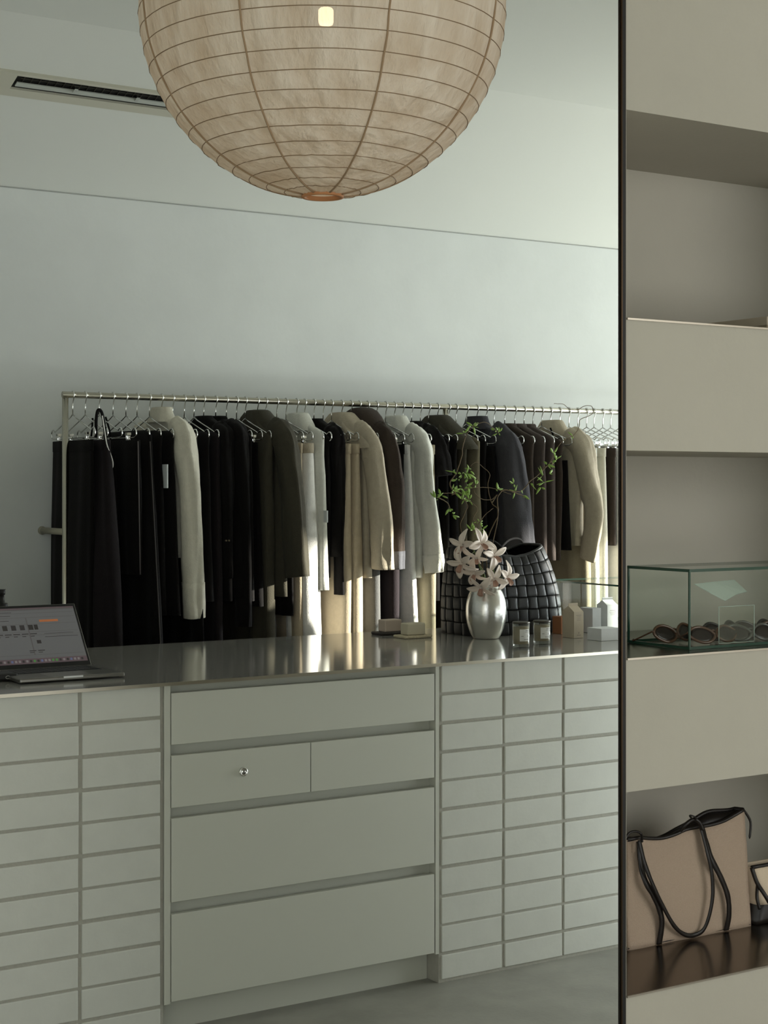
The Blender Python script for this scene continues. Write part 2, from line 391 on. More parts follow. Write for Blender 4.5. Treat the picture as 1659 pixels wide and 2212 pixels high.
MB().lathe([(.001, 0), (.05, 0), (.052, -.006), (.05, -.028), (.01, -.03), (.001, -.03)][::-1], (LC.x, LC.y, ZT), 32).build('ceiling_rose', M_wallup, r)
BC = Vector((LC.x+.008, LC.y, LC.z-.012))
MB().lathe([(.001, -.017), (.014, -.017), (.016, -.012), (.016, .013), (.013, .017), (.001, .017)], BC, 24).build('bulb', mat('bulb_glow', (255, 222, 178), .5, emis=16), r)
MB().lathe([(.001, .0175), (.012, .0175), (.012, .06), (.001, .062)], BC, 16).build('socket', M_frame, r)
pl = bpy.data.lights.new('bulb_light', 'POINT'); pl.energy = .6; pl.color = (1, .72, .48); pl.shadow_soft_size = .03
plo = bpy.data.objects.new('bulb_light', pl); COL.objects.link(plo); plo.parent = r; plo.location = BC-Vector(r.location)-Vector((0, 0, .06))

# ---------------------------------------------------------------- garment rack
YR = 5.6; ZR = H+.329; RX0 = PX(141, YR)
r = thing('garment_rack', 'long steel clothes rail with uprights standing against the back wall', 'clothes rack', (RX0, YR, 0))
MB().tube([(RX0-.011, YR, ZR), (5.9, YR, ZR)], .0115, 16).build('rail', M_rail, r)
X2 = PX(962, YR)
for x in (RX0, X2, 5.9): MB().tube([(x, YR, 0), (x, YR, ZR-.011)], .0115, 16).build('upright', M_rail, r)
zb_ = PY(140, 1149, YR).z
br = MB().tube([(RX0, YR, zb_), (RX0, YB-.012, zb_)], .012, 16)
br.rings([[Vector((RX0+q*math.cos(t), YB-y, zb_+q*math.sin(t))) for t in [2*math.pi*k/24 for k in range(24)]] for q, y in [(.0125, .012), (.0145, .008), (.016, .003), (.016, .001)]])
br.build('wall_bracket', mat('painted_bracket', (150, 146, 128), .5), r)

# hanger (built once, then copied)
AZ = ZR-.070          # apex under the hook
def make_hanger(clips):
    root = thing('wire_hanger', None, None, (0, YR, ZR))
    m = MB(); c = Vector((0, YR, ZR)); R = .0145
    hook = [c+Vector((0, R*math.cos(t), R*math.sin(t))) for t in [math.radians(a) for a in range(-20, 181, 20)]]
    # hook goes over the rail, then kinks back to the neck
    pts = hook+[c+Vector((0, -.010, -.012)), c+Vector((0, -.002, -.028)), c+Vector((0, 0, -.045)), c+Vector((0, 0, -.070))]
    m.tube(pts, .0023, 6)
    for s in (-1, 1):
        w = [(0, -.070), (s*.03, -.083), (s*.165, -.128), (s*.172, -.131), (s*.178, -.126), (s*.188, -.122), (s*.198, -.124), (s*.205, -.133), (s*.206, -.145), (s*.200, -.153), (s*.19, -.156), (0, -.156)]
        m.tube([c+Vector((0, a, b)) for a, b in w], .0024, 6)
    m.build('wire', M_chrome, root)
    if clips:
        for s in (-1, 1):
            k = MB(); y = YR+s*.135
            for sx in (-1, 1): k.box(sx*.003-.001, sx*.003+.001, y-.011, y+.011, ZR-.185, ZR-.148)
            k.box(-.005, .005, y-.004, y+.004, ZR-.160, ZR-.152).box(-.006, .006, y-.012, y-.009, ZR-.146, ZR-.137).box(-.006, .006, y+.009, y+.012, ZR-.146, ZR-.137)
            k.build('clip', M_chrome, root, smooth=False)
    return root
H0 = make_hanger(False); H1 = make_hanger(True); used = {False: False, True: False}
def place_hanger(x, clips, what):
    src = H1 if clips else H0
    if not used[clips]: o = src; used[clips] = True
    else: o = copy_tree(src)
    o.location = (x, YR, ZR)
    tag(o, ('chrome clip hanger' if clips else 'chrome wire hanger')+' holding the '+what, 'hanger', 'hangers along the steel rail')
# ------------- garments
def section(x, yc, z, hy, hx, n=44, fold=0, nf=7, ph=0, seed=0, lean=0):
    out = []
    for k in range(n):
        t = 2*math.pi*k/n; ct, st = math.cos(t), math.sin(t)
        px = hx*(abs(ct)**.7)*(1 if ct > 0 else -1); py = hy*(abs(st)**.75)*(1 if st > 0 else -1)
        f = fold*math.sin(nf*st*1.7+ph+z*3*(1 if seed % 2 else -1)+(seed*1.3)+ (1.5 if ct > 0 else 0))
        f += fold*.8*noise.noise(Vector((py*9+seed*3.3, z*2.2, ct+seed)))
        yy = yc+py+fold*.8*noise.noise(Vector((seed, z*3, 5+st)))
        out.append(Vector((x+px+f*(.4+.6*abs(ct))+lean, min(yy, YB-.012-.01*abs(ct)), z)))
    return out
def interp(tab, t):
    for i in range(len(tab)-1):
        if t <= tab[i+1][0]:
            a, b = tab[i], tab[i+1]; q = (t-a[0])/max(1e-6, b[0]-a[0]); q = q*q*(3-2*q)
            return [a[j]+(b[j]-a[j])*q for j in range(1, len(a))]
    return list(tab[-1][1:])
def hemz(px, py, y=5.38): return PY(px, py, y).z
def top_body(x, w, zh, wh, hx, seed, fold=.006, neck=.055, low=False):
    rings = []; z0 = AZ+.002
    prof = [(w*.80, -.060, .012), (w*.86, -.064, .016), (w*.93, -.071, .018), (w, -.082, .019)] if low else [(neck*.9, .004, .022), (neck, -.004, .024), (neck+.03, -.014, .022), (w*.6, -.030, .018), (w*.82, -.045, .016), (w*.95, -.058, .017), (w, -.075, .019)]
    for hy, dz, h in prof:
        rings.append(section(x, YR, z0+dz, hy, h, seed=seed, fold=fold*.2))
    n = 16; zt = z0-(.082 if low else .075)
    for i in range(1, n+1):
        t = i/n; z = zt+(zh-zt)*t
        hy = w+(wh-w)*t-.012*math.sin(min(1, t*4)*math.pi)*.6
        rings.append(section(x, YR, z, hy, hx*(.75+.35*t), seed=seed, fold=fold*(.4+.9*t)))
    return MB().rings(rings)
def sleeve(x, s, w, path, r0, r1, seed, fl=.66, fold=.0045, mid=0):
    """path: list of (dy outwards, dz, dx) from the shoulder"""
    pre = [(x, YR+s*(w-.11), AZ-.046), (x, YR+s*(w-.07), AZ-.058)]
    pts = cr([Vector(v) for v in pre]+[Vector((x+d, YR+s*(w-.03+a), AZ-.078+b)) for a, b, d in path], 9)
    N = len(pts); rings = []; n = 32
    for i, p in enumerate(pts):
        t = i/(N-1); R = (r0+(r1-r0)*t)*min(1, .42+t*4.2)*(1+mid*math.sin(math.pi*t))
        tn = (pts[min(i+1, N-1)]-pts[max(0, i-1)]).normalized()
        a = Vector((1, 0, 0)); b = tn.cross(a).normalized(); a = b.cross(tn).normalized()
        ring = []; tw = .5*math.sin(seed*1.7+t*4)
        for k in range(n):
            q = 2*math.pi*k/n; ct, st = math.cos(q), math.sin(q)
            c2 = abs(ct)**1.25*(1 if ct > 0 else -1); s2 = abs(st)**.85*(1 if st > 0 else -1)
            f = 1+(fold/R)*(.9*math.sin(3*q+t*5+seed)+1.6*noise.noise(Vector((ct*2.2+seed, st*2.2, t*5)))+.9*noise.noise(Vector((ct*1.3, st*1.3+seed, t*16))))
            sharp = 1+.16*max(0, math.cos(q-2.2-tw))**8
            ring.append(p+a*c2*R*fl*f*sharp+b*s2*R*f*sharp)
        rings.append(ring)
    sleeve.rings = rings
    return MB().rings(rings), pts
def collar(x, style, seed):
    m = MB(); z = AZ
    if style == 'mock':
        rr = [(.088, .040, -.022), (.080, .036, -.006), (.070, .030, .010), (.062, .028, .028), (.058, .028, .034), (.052, .024, .034), (.048, .022, .02)]
        m.rings([section(x, YR, z+c, a, b, fold=.001, seed=seed) for a, b, c in rr], False, True)
    elif style == 'shirt':
        rr = [(.105, .040, -.045), (.100, .040, -.025), (.080, .034, .0), (.064, .028, .020), (.055, .026, .026), (.050, .022, .022), (.055, .024, .0)]
        m.rings([section(x, YR-.01, z+c, a, b, fold=.0015, seed=seed) for a, b, c in rr], False, True)
    elif style == 'big':
        prof = [(.225, .050, -.112), (.226, .054, -.100), (.190, .052, -.062), (.145, .047, -.026), (.098, .041, .008), (.068, .034, .028), (.052, .027, .034), (.046, .022, .012)]
        m.rings([section(x, YR-.035*max(0, -c/.1), z+c, a, b, fold=.002, seed=seed) for a, b, c in prof], False, True)
    elif style == 'hood':
        prof = [(.175, .055, -.085), (.165, .062, -.06), (.135, .062, -.02), (.105, .058, .015), (.075, .048, .040), (.045, .034, .052), (.015, .012, .056)]
        m.rings([section(x, YR-.02, z+c, a, b, fold=.003, seed=seed) for a, b, c in prof], False, True)
    elif style == 'crew':
        rr = [(.070, .030, -.012), (.066, .030, .000), (.060, .027, .006), (.052, .022, .004)]
        m.rings([section(x, YR, z+c, a, b, fold=.0006, seed=seed) for a, b, c in rr], False, True)
    return m
GC = [0]
def garment(px, kind, colm, name, label, hem=None, w=.205, wh=None, hx=.021, col=None, sl=None, r0=.05, r1=.04, far=True, pocket=False, cuff=None, fold=.006, cat=None, front=None, tagm=None, strap=None, band=None, mid=0, seam=None, fl=.66):
    GC[0] += 1; seed = GC[0]; x = PX(px, YR)
    m = colm; zh = hemz(px+40, hem) if hem else .55
    clips = kind in ('trousers', 'skirt')
    root = thing(name, label, cat or name.replace('_', ' ').split()[-1], (x, YR, AZ), 'clothes hanging along the steel rail')
    wh = wh if wh is not None else w*1.03
    if clips and colm is not K['white'] and kind != 'skirt': hx = min(hx, .034)
    if kind == 'top':
        top_body(x, w, zh, wh, hx, seed, fold, low=(col is None and sl is None)).build('body', m, root)
        if col: collar(x, col, seed).build('collar', m, root)
        if sl:
            for s in (-1, 1):
                if s == 1 and not far: continue
                mb, pts = sleeve(x, s, w, sl, r0, r1, seed+s, mid=mid, fl=fl)
                so = mb.build('sleeve', m, root)
                if cuff and s == -1:
                    rr = sleeve.rings; L_ = 0; k_ = len(rr)-1
                    while k_ > 1 and L_ < cuff[1]: L_ += (pts[k_]-pts[k_-1]).length; k_ -= 1
                    def gr(ring, f): c0_ = sum(ring, Vector())/len(ring); return [c0_+(v-c0_)*f for v in ring]
                    ck = MB().rings([gr(rr[k_], 1.0)]+[gr(q_, 1.05) for q_ in rr[k_:]]+[[v+Vector((0, 0, -.003)) for v in gr(rr[-1], 1.03)]])
                    ck.build('cuff', cuff[0], so)
    elif kind == 'strap':
        # body starts under the arms, held by thin straps
        zt = AZ-.15; n = 14
        rings = [section(x, YR, zt+(zh-zt)*i/n, w*.82+(wh-w*.82)*i/n, hx*(.8+.3*i/n), seed=seed, fold=fold*(.4+.7*i/n)) for i in range(n+1)]
        MB().rings(rings).build('body', m, root)
        for s in (-1, 1):
            MB().tube(cr([(x, YR+s*.06, AZ-.010), (x+.006, YR+s*.085, AZ-.07), (x, YR+s*.11, zt+.0)], 5), .004, 6).build('strap', strap or m, root)
    else:
        zt = ZR-.168; n = 16; rings = []
        for i in range(n+1):
            t = i/n; hy = w+(wh-w)*(t**.8)
            rings.append(section(x, YR, zt+(zh-zt)*t, hy, hx*(.55+.55*min(1, t*3)), seed=seed, fold=fold*(.25+.9*t)))
        MB().rings(rings).build('body', m, root)
        MB().rings([section(x, YR, zt+dz, w*q, hx*.62*q+.001, seed=seed, fold=fold*.25) for dz, q in ((.003, .99), (.002, 1.02), (-.035, 1.02), (-.036, 1.0))]).build('waistband', band or m, root)
    if seam:  # thin tube whose grey stands for the highlight along the front edge
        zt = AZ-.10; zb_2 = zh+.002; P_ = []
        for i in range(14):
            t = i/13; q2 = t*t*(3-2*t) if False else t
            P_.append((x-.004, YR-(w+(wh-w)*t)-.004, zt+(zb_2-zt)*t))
        MB().tube(P_, .0022, 6).build('edge_highlight', seam, root)
    if col == 'big':
        for s in (-1, 1):   # collar point lying over the shoulder
            c0 = Vector((x-.030, YR+s*.03, AZ+.022)); fl_ = []
            for i in range(7):
                t = i/6
                top_ = Vector((x-.030-.014*math.sin(math.pi*t), YR+s*(.03+.165*t), AZ+.024-.085*t-.012*math.sin(math.pi*t)))
                low_ = Vector((x-.034-.020*math.sin(math.pi*t), YR+s*(.045+.150*t), AZ-.040-.045*t+.0*t))
                if t > .9: low_ = top_+Vector((-.002, s*.002, -.022))
                fl_.append([top_, (top_+low_)/2+Vector((-.005, 0, 0)), low_])
            cm = MB().rings(fl_, False, False, closed=False).build('collar_point', m, root); q_ = cm.modifiers.new('s', 'SOLIDIFY'); q_.thickness = .004
    if tagm:
        p = PY(tagm[0], tagm[1], YR-w-.01)
        MB().box(p.x-.003+.02, p.x+.022, p.y-.02, p.y+.02, p.z-tagm[2], p.z).build('swing_tag', mat('swing_tag_card', (200, 205, 205), .6), root, smooth=False)
    place_hanger(x, clips, label.split(',')[0])
    return root
K = {n: fabric(n, c) for n, c in dict(black=(13, 11, 10), soft=(18, 16, 15), wool=(27, 23, 24), charcoal=(46, 40, 42), olive=(62, 59, 49), oliveg=(104, 98, 80), grey=(92, 90, 82), cream=(196, 192, 176), white=(222, 220, 214), offwhite=(205, 205, 195), beige=(182, 168, 144), sand=(170, 160, 141), navy=(58, 57, 60), slate=(84, 84, 88), plum=(74, 66, 62), brown=(58, 50, 44), stone=(148, 140, 118), denim=(100, 100, 98)).items()}
T = (0, 0, 0)
SLV = [(0, 0, 0), (.03, -.06, .002), (.045, -.2, .006), (.05, -.36, .008), (.045, -.52, .012)]
def slv(L, out=.05, dx=.01, bend=0):
    return [(0, 0, 0), (out*.6, -.05, dx*.2), (out, -L*.35, dx*.5+bend), (out*1.05, -L*.65, dx*.8+bend*.6), (out, -L, dx)]
g = garment
g(157, 'trousers', K['black'], 'trousers', 'black trousers at the far left end, first on the rail', w=.18, wh=.20)
g(184, 'skirt', K['wool'], 'skirt', 'flared charcoal wool skirt, leftmost in front of the rack upright', w=.20, wh=.335, hx=.040, fold=.016)
cami = g(214, 'strap', K['black'], 'camisole', 'black camisole with a thin white looping strap', w=.17, wh=.24, strap=K['black'])
g(244, 'trousers', K['black'], 'trousers', 'black trousers with a pale painted edge highlight beside the camisole', hem=1242, w=.225, wh=.245, hx=.028, seam=mat('highlight_grey', (92, 86, 84), .8))
g(272, 'top', K['black'], 'dress', 'long black dress flaring to a fine lit edge', w=.215, wh=.35, hx=.03, seam=mat('highlight_dim', (62, 58, 56), .8))  # grey edge tube holds the highlight as colour
g(296, 'top', K['black'], 'vest', 'black vest with a grey swing tag', hem=1330, w=.21, wh=.235, tagm=(346, 1003, .085))
g(323, 'top', K['soft'], 'top', 'black top hanging just left of the cream mock neck sweater', hem=1330, w=.2, wh=.25)
g(349, 'top', K['cream'], 'sweater', 'cream mock neck sweater with one long sleeve hanging in front', hem=1206, w=.215, wh=.20, hx=.030, col='mock', sl=[(0, 0, 0), (.02, -.05, .004), (.03, -.20, .012), (.03, -.45, .022), (.02, -.655, .030)], r0=.052, r1=.042, fl=.85, fold=.007, cuff=(K['cream'], .10))
g(373, 'top', K['black'], 'dress', 'plain black dress right of the cream mock neck sweater', w=.20, wh=.29)
g(398, 'top', K['soft'], 'top', 'black top with square shoulder, second right of the cream sweater', hem=1300, w=.205, wh=.23)
g(419, 'top', K['wool'], 'dress', 'long dark wool dress with a faint purple edge', w=.205, wh=.22, hx=.028)
g(440, 'top', K['black'], 'blouse', 'black blouse with narrow sleeves left of the buttoned coat', hem=1300, w=.21, sl=slv(.52, .01, .0), r0=.042, r1=.03)
g(466, 'top', K['black'], 'coat', 'long black knit coat with sleeve reaching the lowest', hem=1290, w=.21, wh=.22, hx=.03, sl=slv(.70, .01, .02), r0=.055, r1=.040, col='crew')
bcoat = g(489, 'top', K['soft'], 'coat', 'black coat with two tiny buttons near its hem', hem=1300, w=.20, wh=.21, hx=.03)
g(511, 'trousers', K['black'], 'trousers', 'black trousers on clips before the big olive collar', hem=1312, w=.16, wh=.2)
g(530, 'top', K['olive'], 'coat', 'long olive coat catching sun on its lower half', w=.205, wh=.20, hx=.045, fold=.012)
g(556, 'top', K['olive'], 'coat', 'dark olive coat with wide pointed collar and short wide sleeve', hem=1290, w=.215, wh=.22, hx=.028, col='big', sl=[(0, 0, 0), (.03, -.05, .004), (.055, -.18, .012), (.075, -.36, .018), (.09, -.52, .024)], r0=.060, r1=.060)
g(574, 'trousers', K['black'], 'trousers', 'black trousers below the olive coat sleeve', hem=1332, w=.18, wh=.21)
g(598, 'trousers', K['beige'], 'trousers', 'tan trousers peeking out left of the bright white trousers', w=.19, wh=.20)
g(618, 'trousers', K['white'], 'trousers', 'bright white wide trousers with a pale waistband', w=.195, wh=.225, hx=.055, fold=.014, band=K['sand'])
g(641, 'top', K['offwhite'], 'shirt', 'off-white sleeveless shirt with stand collar and hanging tag', hem=1276, w=.205, wh=.22, hx=.032, col='shirt', tagm=(692, 1103, .045))
g(658, 'top', K['black'], 'top', 'black ribbed top right of the off-white shirt', hem=1250, w=.19, wh=.18)
g(678, 'top', K['soft'], 'cardigan', 'black cardigan with long narrow sleeve left of the beige jacket', hem=1204, w=.205, wh=.2, hx=.028, sl=slv(.60, -.01, .02), r0=.042, r1=.028)
g(698, 'trousers', K['beige'], 'trousers', 'tan trousers below the black cardigan', w=.2, wh=.2, hx=.035)
g(716, 'trousers', K['beige'], 'trousers', 'beige trousers in sun under the beige jacket', w=.2, wh=.22, hx=.045)
g(738, 'top', K['sand'], 'jacket', 'beige cotton jacket with pointed collar and sunlit sleeve', hem=1250, w=.215, wh=.20, hx=.034, col='big', sl=[(0, 0, 0), (.03, -.04, .006), (.055, -.16, .014), (.075, -.34, .024), (.07, -.50, .03)], r0=.052, r1=.056, fold=.008)
g(758, 'trousers', K['denim'], 'jeans', 'grey jeans below the beige jacket sleeve', w=.2, wh=.2, hx=.04)
g(776, 'top', K['brown'], 'coat', 'dark brown coat with rounded high collar and ribbed cuff', hem=1230, w=.215, wh=.2, hx=.03, col='hood', sl=slv(.50, .05, .02), r0=.055, r1=.042, cuff=(K['slate'], .05))
g(794, 'trousers', K['charcoal'], 'trousers', 'charcoal trousers below the ribbed cuff', w=.21, wh=.22, hx=.045)
g(813, 'trousers', K['black'], 'trousers', 'black clipped trousers between brown coat and white shirt', w=.2, wh=.19, hem=1230)
g(833, 'trousers', K['white'], 'trousers', 'white trousers left of the white shirt', w=.17, wh=.24, hx=.03)
g(852, 'top', K['offwhite'], 'shirt', 'crisp white long sleeve shirt with buttoned cuff', hem=1250, w=.21, wh=.19, hx=.034, col='shirt', sl=[(0, 0, 0), (.02, -.05, .006), (.02, -.2, .016), (.045, -.38, .030), (.06, -.52, .034)], r0=.048, r1=.05, fold=.009, cuff=(K['offwhite'], .055))
g(870, 'trousers', K['stone'], 'trousers', 'stone trousers under the white shirt cuff', w=.22, wh=.23, hx=.045)
g(889, 'top', K['soft'], 'shirt', 'black short sleeve shirt right of the white shirt', hem=1300, w=.19, wh=.19, hx=.025, sl=[(0, 0, 0), (.02, -.04, .006), (.035, -.09, .01), (.04, -.14, .012)], r0=.045, r1=.05, col='crew')
g(908, 'top', K['black'], 'dress', 'black dress behind the woven bag', w=.2, wh=.2)
g(926, 'top', K['black'], 'vest', 'black vest left of the olive collared coat', hem=1330, w=.2)
g(945, 'top', K['olive'], 'coat', 'olive grey coat with broad collar near the middle upright', hem=1300, w=.21, wh=.2, hx=.028, col='big')
g(969, 'top', K['oliveg'], 'coat', 'long grey-green coat behind the flowering branches', w=.215, wh=.25, hx=.032)
g(985, 'top', K['black'], 'top', 'black top right of the grey-green coat', hem=1330, w=.21, wh=.21)
g(1008, 'trousers', K['soft'], 'trousers', 'black clipped trousers left of the navy blazer', w=.19, wh=.22, hx=.03)
g(1030, 'top', K['navy'], 'blazer', 'navy blazer with wide slate sleeve above the woven bag', hem=1300, w=.215, wh=.22, hx=.03, col='mock', sl=[(0, 0, 0), (.03, -.05, .006), (.05, -.2, .016), (.065, -.36, .024), (.07, -.48, .03)], r0=.050, r1=.084, far=False)
g(1050, 'top', K['black'], 'top', 'black top right of the navy blazer', hem=1300, w=.19)
g(1067, 'trousers', K['charcoal'], 'trousers', 'charcoal clipped trousers right of the navy blazer', w=.19, wh=.22, hx=.03)
g(1090, 'top', K['brown'], 'sweater', 'dark brown sweater, left of two plum tops', w=.2, wh=.20, hx=.028, hem=1300, col='crew')
g(1112, 'top', K['plum'], 'sweater', 'plum brown sweater with soft lit fold', w=.205, wh=.21, hx=.028, hem=1300, col='crew')
g(1132, 'top', K['plum'], 'cardigan', 'plum grey cardigan with narrow hanging panel', w=.205, wh=.2, hx=.03, hem=1212, col='crew')
g(1151, 'top', K['brown'], 'shirt', 'dark brown shirt left of the black strap top', w=.205, wh=.19, hx=.024, hem=1212)
g(1170, 'strap', K['soft'], 'top', 'black strap top left of the pale denim jacket', w=.21, wh=.2, hem=1190)
g(1189, 'top', K['sand'], 'jacket', 'pale denim jacket with bent sleeve at the right', hem=1180, w=.215, wh=.2, hx=.034, col='shirt', sl=[(0, 0, 0), (.03, -.04, .006), (.06, -.18, .012), (.085, -.30, .02), (.03, -.49, .03)], mid=.35, r0=.048, r1=.040, fold=.008)
g(1209, 'trousers', K['stone'], 'jeans', 'stone jeans below the pale denim jacket', w=.18, wh=.2, hx=.05, fold=.012)
g(1229, 'trousers', K['offwhite'], 'trousers', 'off-white trousers behind the glass case on the counter', w=.18, wh=.2, hx=.045)
g(1248, 'trousers', K['cream'], 'trousers', 'cream trousers right of the pale denim jacket', w=.18, wh=.2, hx=.035)
g(1267, 'trousers', K['brown'], 'trousers', 'dark brown trousers right of the pale denim jacket', w=.19, wh=.19, hem=1180)
g(1283, 'trousers', K['white'], 'trousers', 'white trousers between two dark pairs at the right', w=.18, wh=.23, hx=.035)
g(1302, 'trousers', K['black'], 'trousers', 'black trousers second from the metal upright', w=.19, wh=.2, hx=.03)
g(1319, 'trousers', K['brown'], 'trousers', 'dark trousers last before the metal upright', w=.2, wh=.2, hx=.04)
g(1338, 'trousers', K['soft'], 'trousers', 'dark trousers mostly hidden past the metal upright', w=.2, wh=.2, hx=.03)
YS = YR-.205
MB().tube(cr([PY(a, b, YS) for a, b in ((221, 898), (226, 930), (231, 960), (240, 985), (244, 1000), (242, 1012), (230, 1026))], 6), .0022, 6).build('white_strap', K['white'], cami, label='thin white looping strap')
MB().tube(cr([PY(a, b, YS+.02) for a, b in ((207, 945), (208, 905), (212, 886), (220, 892), (226, 925), (229, 960))], 6), .006, 6, flat=.4).build('shoulder_strap', K['black'], cami)
for a in (489, 495):
    c_ = PY(a, 1168, YR-.232); MB().rings([[c_+Vector((q*math.cos(t), d, q*math.sin(t))) for t in [2*math.pi*k/12 for k in range(12)]] for q, d in ((.003, .006), (.0035, 0), (.001, -.001))]).build('button', mat('horn_button', (98, 88, 66), .4), bcoat)
# ---------------------------------------------------------------- things on the counter
ZK = ZTOP+.0005
# laptop
lx0, lx1, ly0, ly1 = 1.571, 1.875, 4.240, 4.478
M_alu = mat('laptop_aluminium', (122, 120, 114), .35, metal=.8)
r = thing('laptop', 'open silver laptop on the counter showing an order page', 'laptop', ((lx0+lx1)/2, (ly0+ly1)/2, ZK))
MB().box(lx0, lx1, ly0, ly1, ZK+.003, ZK+.014).build('base', M_alu, r, smooth=False, bevel=.003)
MB().box(lx0+.02, lx1-.02, ly0+.115, ly1-.022, ZK+.0141, ZK+.0146).build('keyboard_well', M_black, r, smooth=False)
kb = MB()
for a in range(14):
    for b in range(6): kb.box(lx0+.024+a*.0184, lx0+.0405+a*.0184, ly0+.119+b*.0165, ly0+.1335+b*.0165, ZK+.0146, ZK+.0158)
kb.build('keys', mat('laptop_keys', (30, 30, 30), .5), r, smooth=False)
MB().box(lx0+.09, lx1-.09, ly0+.006, ly0+.105, ZK+.0141, ZK+.0144).build('trackpad', mat('trackpad', (134, 132, 126), .3, metal=.6), r, smooth=False)
MB().box((lx0+lx1)/2-.028, (lx0+lx1)/2+.028, ly0-.0006, ly0+.004, ZK+.0095, ZK+.0142).build('finger_notch', mat('notch_light', (200, 202, 198), .3, metal=.5), r, smooth=False)
hp = Vector((0, ly1, ZK+.014)); TL = math.atan2(.134, .175)
LM = Matrix.Translation((lx0, ly1-.002, ZK+.013)) @ Matrix.Rotation(-TL, 4, 'X')
LW, LH = lx1-lx0, .216
lid = MB().box(0, LW, 0, .005, 0, LH, LM).build('lid', M_alu, r, smooth=False, bevel=.002)
MB().box(.002, LW-.002, -.0006, -.0001, .002, LH-.002, LM).build('bezel', M_black, lid, smooth=False)
sc_ = MB(); X0, X1, Z0, Z1 = .008, LW-.008, .016, LH-.010; sw_, sh_ = X1-X0, Z1-Z0
def q(mi, a, b, c, d, lay=1): sc_.mat(mi); sc_.box(X0+a*sw_, X0+b*sw_, -.0008-lay*.00006, -.0006-lay*.00006, Z0+c*sh_, Z0+d*sh_, LM)
def scm(n, c, e): return mat('screen_'+n, c, .5, emis=e)
E_ = .5
SM = [scm('page', (84, 84, 84), E_*.9), scm('bar', (76, 74, 73), E_*.8), scm('orange', (140, 84, 50), E_), scm('dark', (45, 42, 40), E_*.6), scm('text', (50, 46, 46), E_*.5), scm('green', (66, 116, 58), E_*.8), scm('blue', (84, 90, 120), E_*.8), scm('light', (112, 106, 106), E_*.8), scm('dock', (86, 72, 76), E_*.6)]
q(0, 0, 1, 0, 1, 0); q(8, 0, 1, 0, .09, 1); q(1, 0, 1, .955, 1, 1); q(8, 0, 1, .975, 1, 2)
for zz in (.90, .82, .70, .56, .50, .15): q(1, .02, .98, zz, zz+.006, 1)
q(2, .60, .80, .735, .775, 2)
q(1, .46, .472, .15, .82, 1)
for a, n, cdx in ((.20, .05, 3), (.29, .05, 4), (.38, .05, 4), (.47, .05, 3), (.53, .04, 3)): q(cdx, a, a+n, .60, .69, 2)
q(4, .52, .565, .35, .41, 2)
for i in range(5):
    a = .12+i*.088; q(4, a, a+.07, .52, .535, 2); q(4, a, a+.04, .48, .492, 2)
for i in range(2):
    a = .42+i*.09; q(4, a, a+.07, .22, .233, 2); q(4, a, a+.045, .19, .2, 2)
for zz in (.93, .87, .78): q(4, .05, .05+.3*zz, zz-.012, zz-.004, 2)
q(4, .62, .97, .46, .468, 2); q(4, .62, .93, .52, .526, 2)
for i in range(24):
    q([7, 4, 7, 3, 6, 7, 7, 4][i % 8] if i not in (10, 15, 16) else 5, .05+i*.0385, .05+i*.0385+.023, .026, .066, 2)
sc_.build('screen', SM, lid, smooth=False)
# small black device beside the laptop
p = PZ(20, 1472, ZK)
r = thing('card_reader', 'small black card reader lying in front of the laptop', 'card reader', tuple(p))
MB().box(p.x-.09, p.x+.028, p.y, p.y+.075, ZK, ZK+.022).build('case', mat('card_reader_case', (18, 17, 16), .45), r, smooth=False, bevel=.008)
MB().tube(cr([(p.x-.004+.006*math.cos(t), p.y-.0008, ZK+.0115+.004*math.sin(t)) for t in [2*math.pi*k/12 for k in range(13)]], 2), .0009, 6).build('emblem', mat('emblem_pale', (150, 148, 140), .4), r)
# dark bottle behind the laptop
p = PZ(1, 1440, ZK); p.y = 4.80; p.x = PX(3, 4.80); zt = PY(5, 1273, 4.80).z
r = thing('pump_bottle', 'dark pump bottle standing behind the laptop screen', 'bottle', (p.x, p.y, ZK))
hh = zt-ZK
MB().lathe([(.001, 0), (.03, 0), (.032, .006), (.032, hh-.075), (.026, hh-.062), (.018, hh-.058)], (p.x, p.y, ZK), 28).build('body', mat('amber_dark', (26, 18, 12), .2), r)
MB().lathe([(.019, hh-.058), (.019, hh-.042), (.010, hh-.040), (.008, hh-.018), (.011, hh-.016), (.013, 0+hh), (.001, hh)], (p.x, p.y, ZK), 24).build('pump', M_black, r)
# soaps on dishes
M_soap1 = mat('soap_rose', (188, 172, 156), .55); M_soap2 = mat('soap_cream', (196, 188, 164), .55)
def soap(px0, px1, pyb, h, m, dishm, nm, lab, dlab, porous):
    a = PZ(px0, pyb, ZK+.010); b = PZ(px1, pyb, ZK+.010)
    w = b.x-a.x; x0 = a.x; y0 = a.y
    d = MB().box(x0-.022, x0+w+.02, y0-.016, y0+.062, ZK, ZK+.010)
    d.build('soap_dish', dishm, smooth=False, loc=(x0+w/2, y0+.02, ZK), bevel=.004).update_tag()
    o = bpy.context.scene.collection.objects[-1]
    tag(o, dlab, 'soap dish', None)
    s = MB().box(x0, x0+w, y0, y0+.048, ZK+.0105, ZK+.0105+h).build(nm, m, smooth=False, loc=(x0+w/2, y0+.02, ZK+.0105), bevel=.004)
    tag(s, lab, 'soap')
M_dishd = mat('soap_dish_dark', (46, 40, 36), .7, bump=.5, bump_s=200); M_dishl = mat('soap_dish_cream', (190, 178, 150), .8, noise_s=120, noise_a=.15, bump=.8, bump_s=150)
soap(832, 884, 1366, .043, M_soap1, M_dishd, 'soap_bar', 'rose-beige soap bar on the dark soap dish', 'dark soap dish under the rose-beige soap', True)
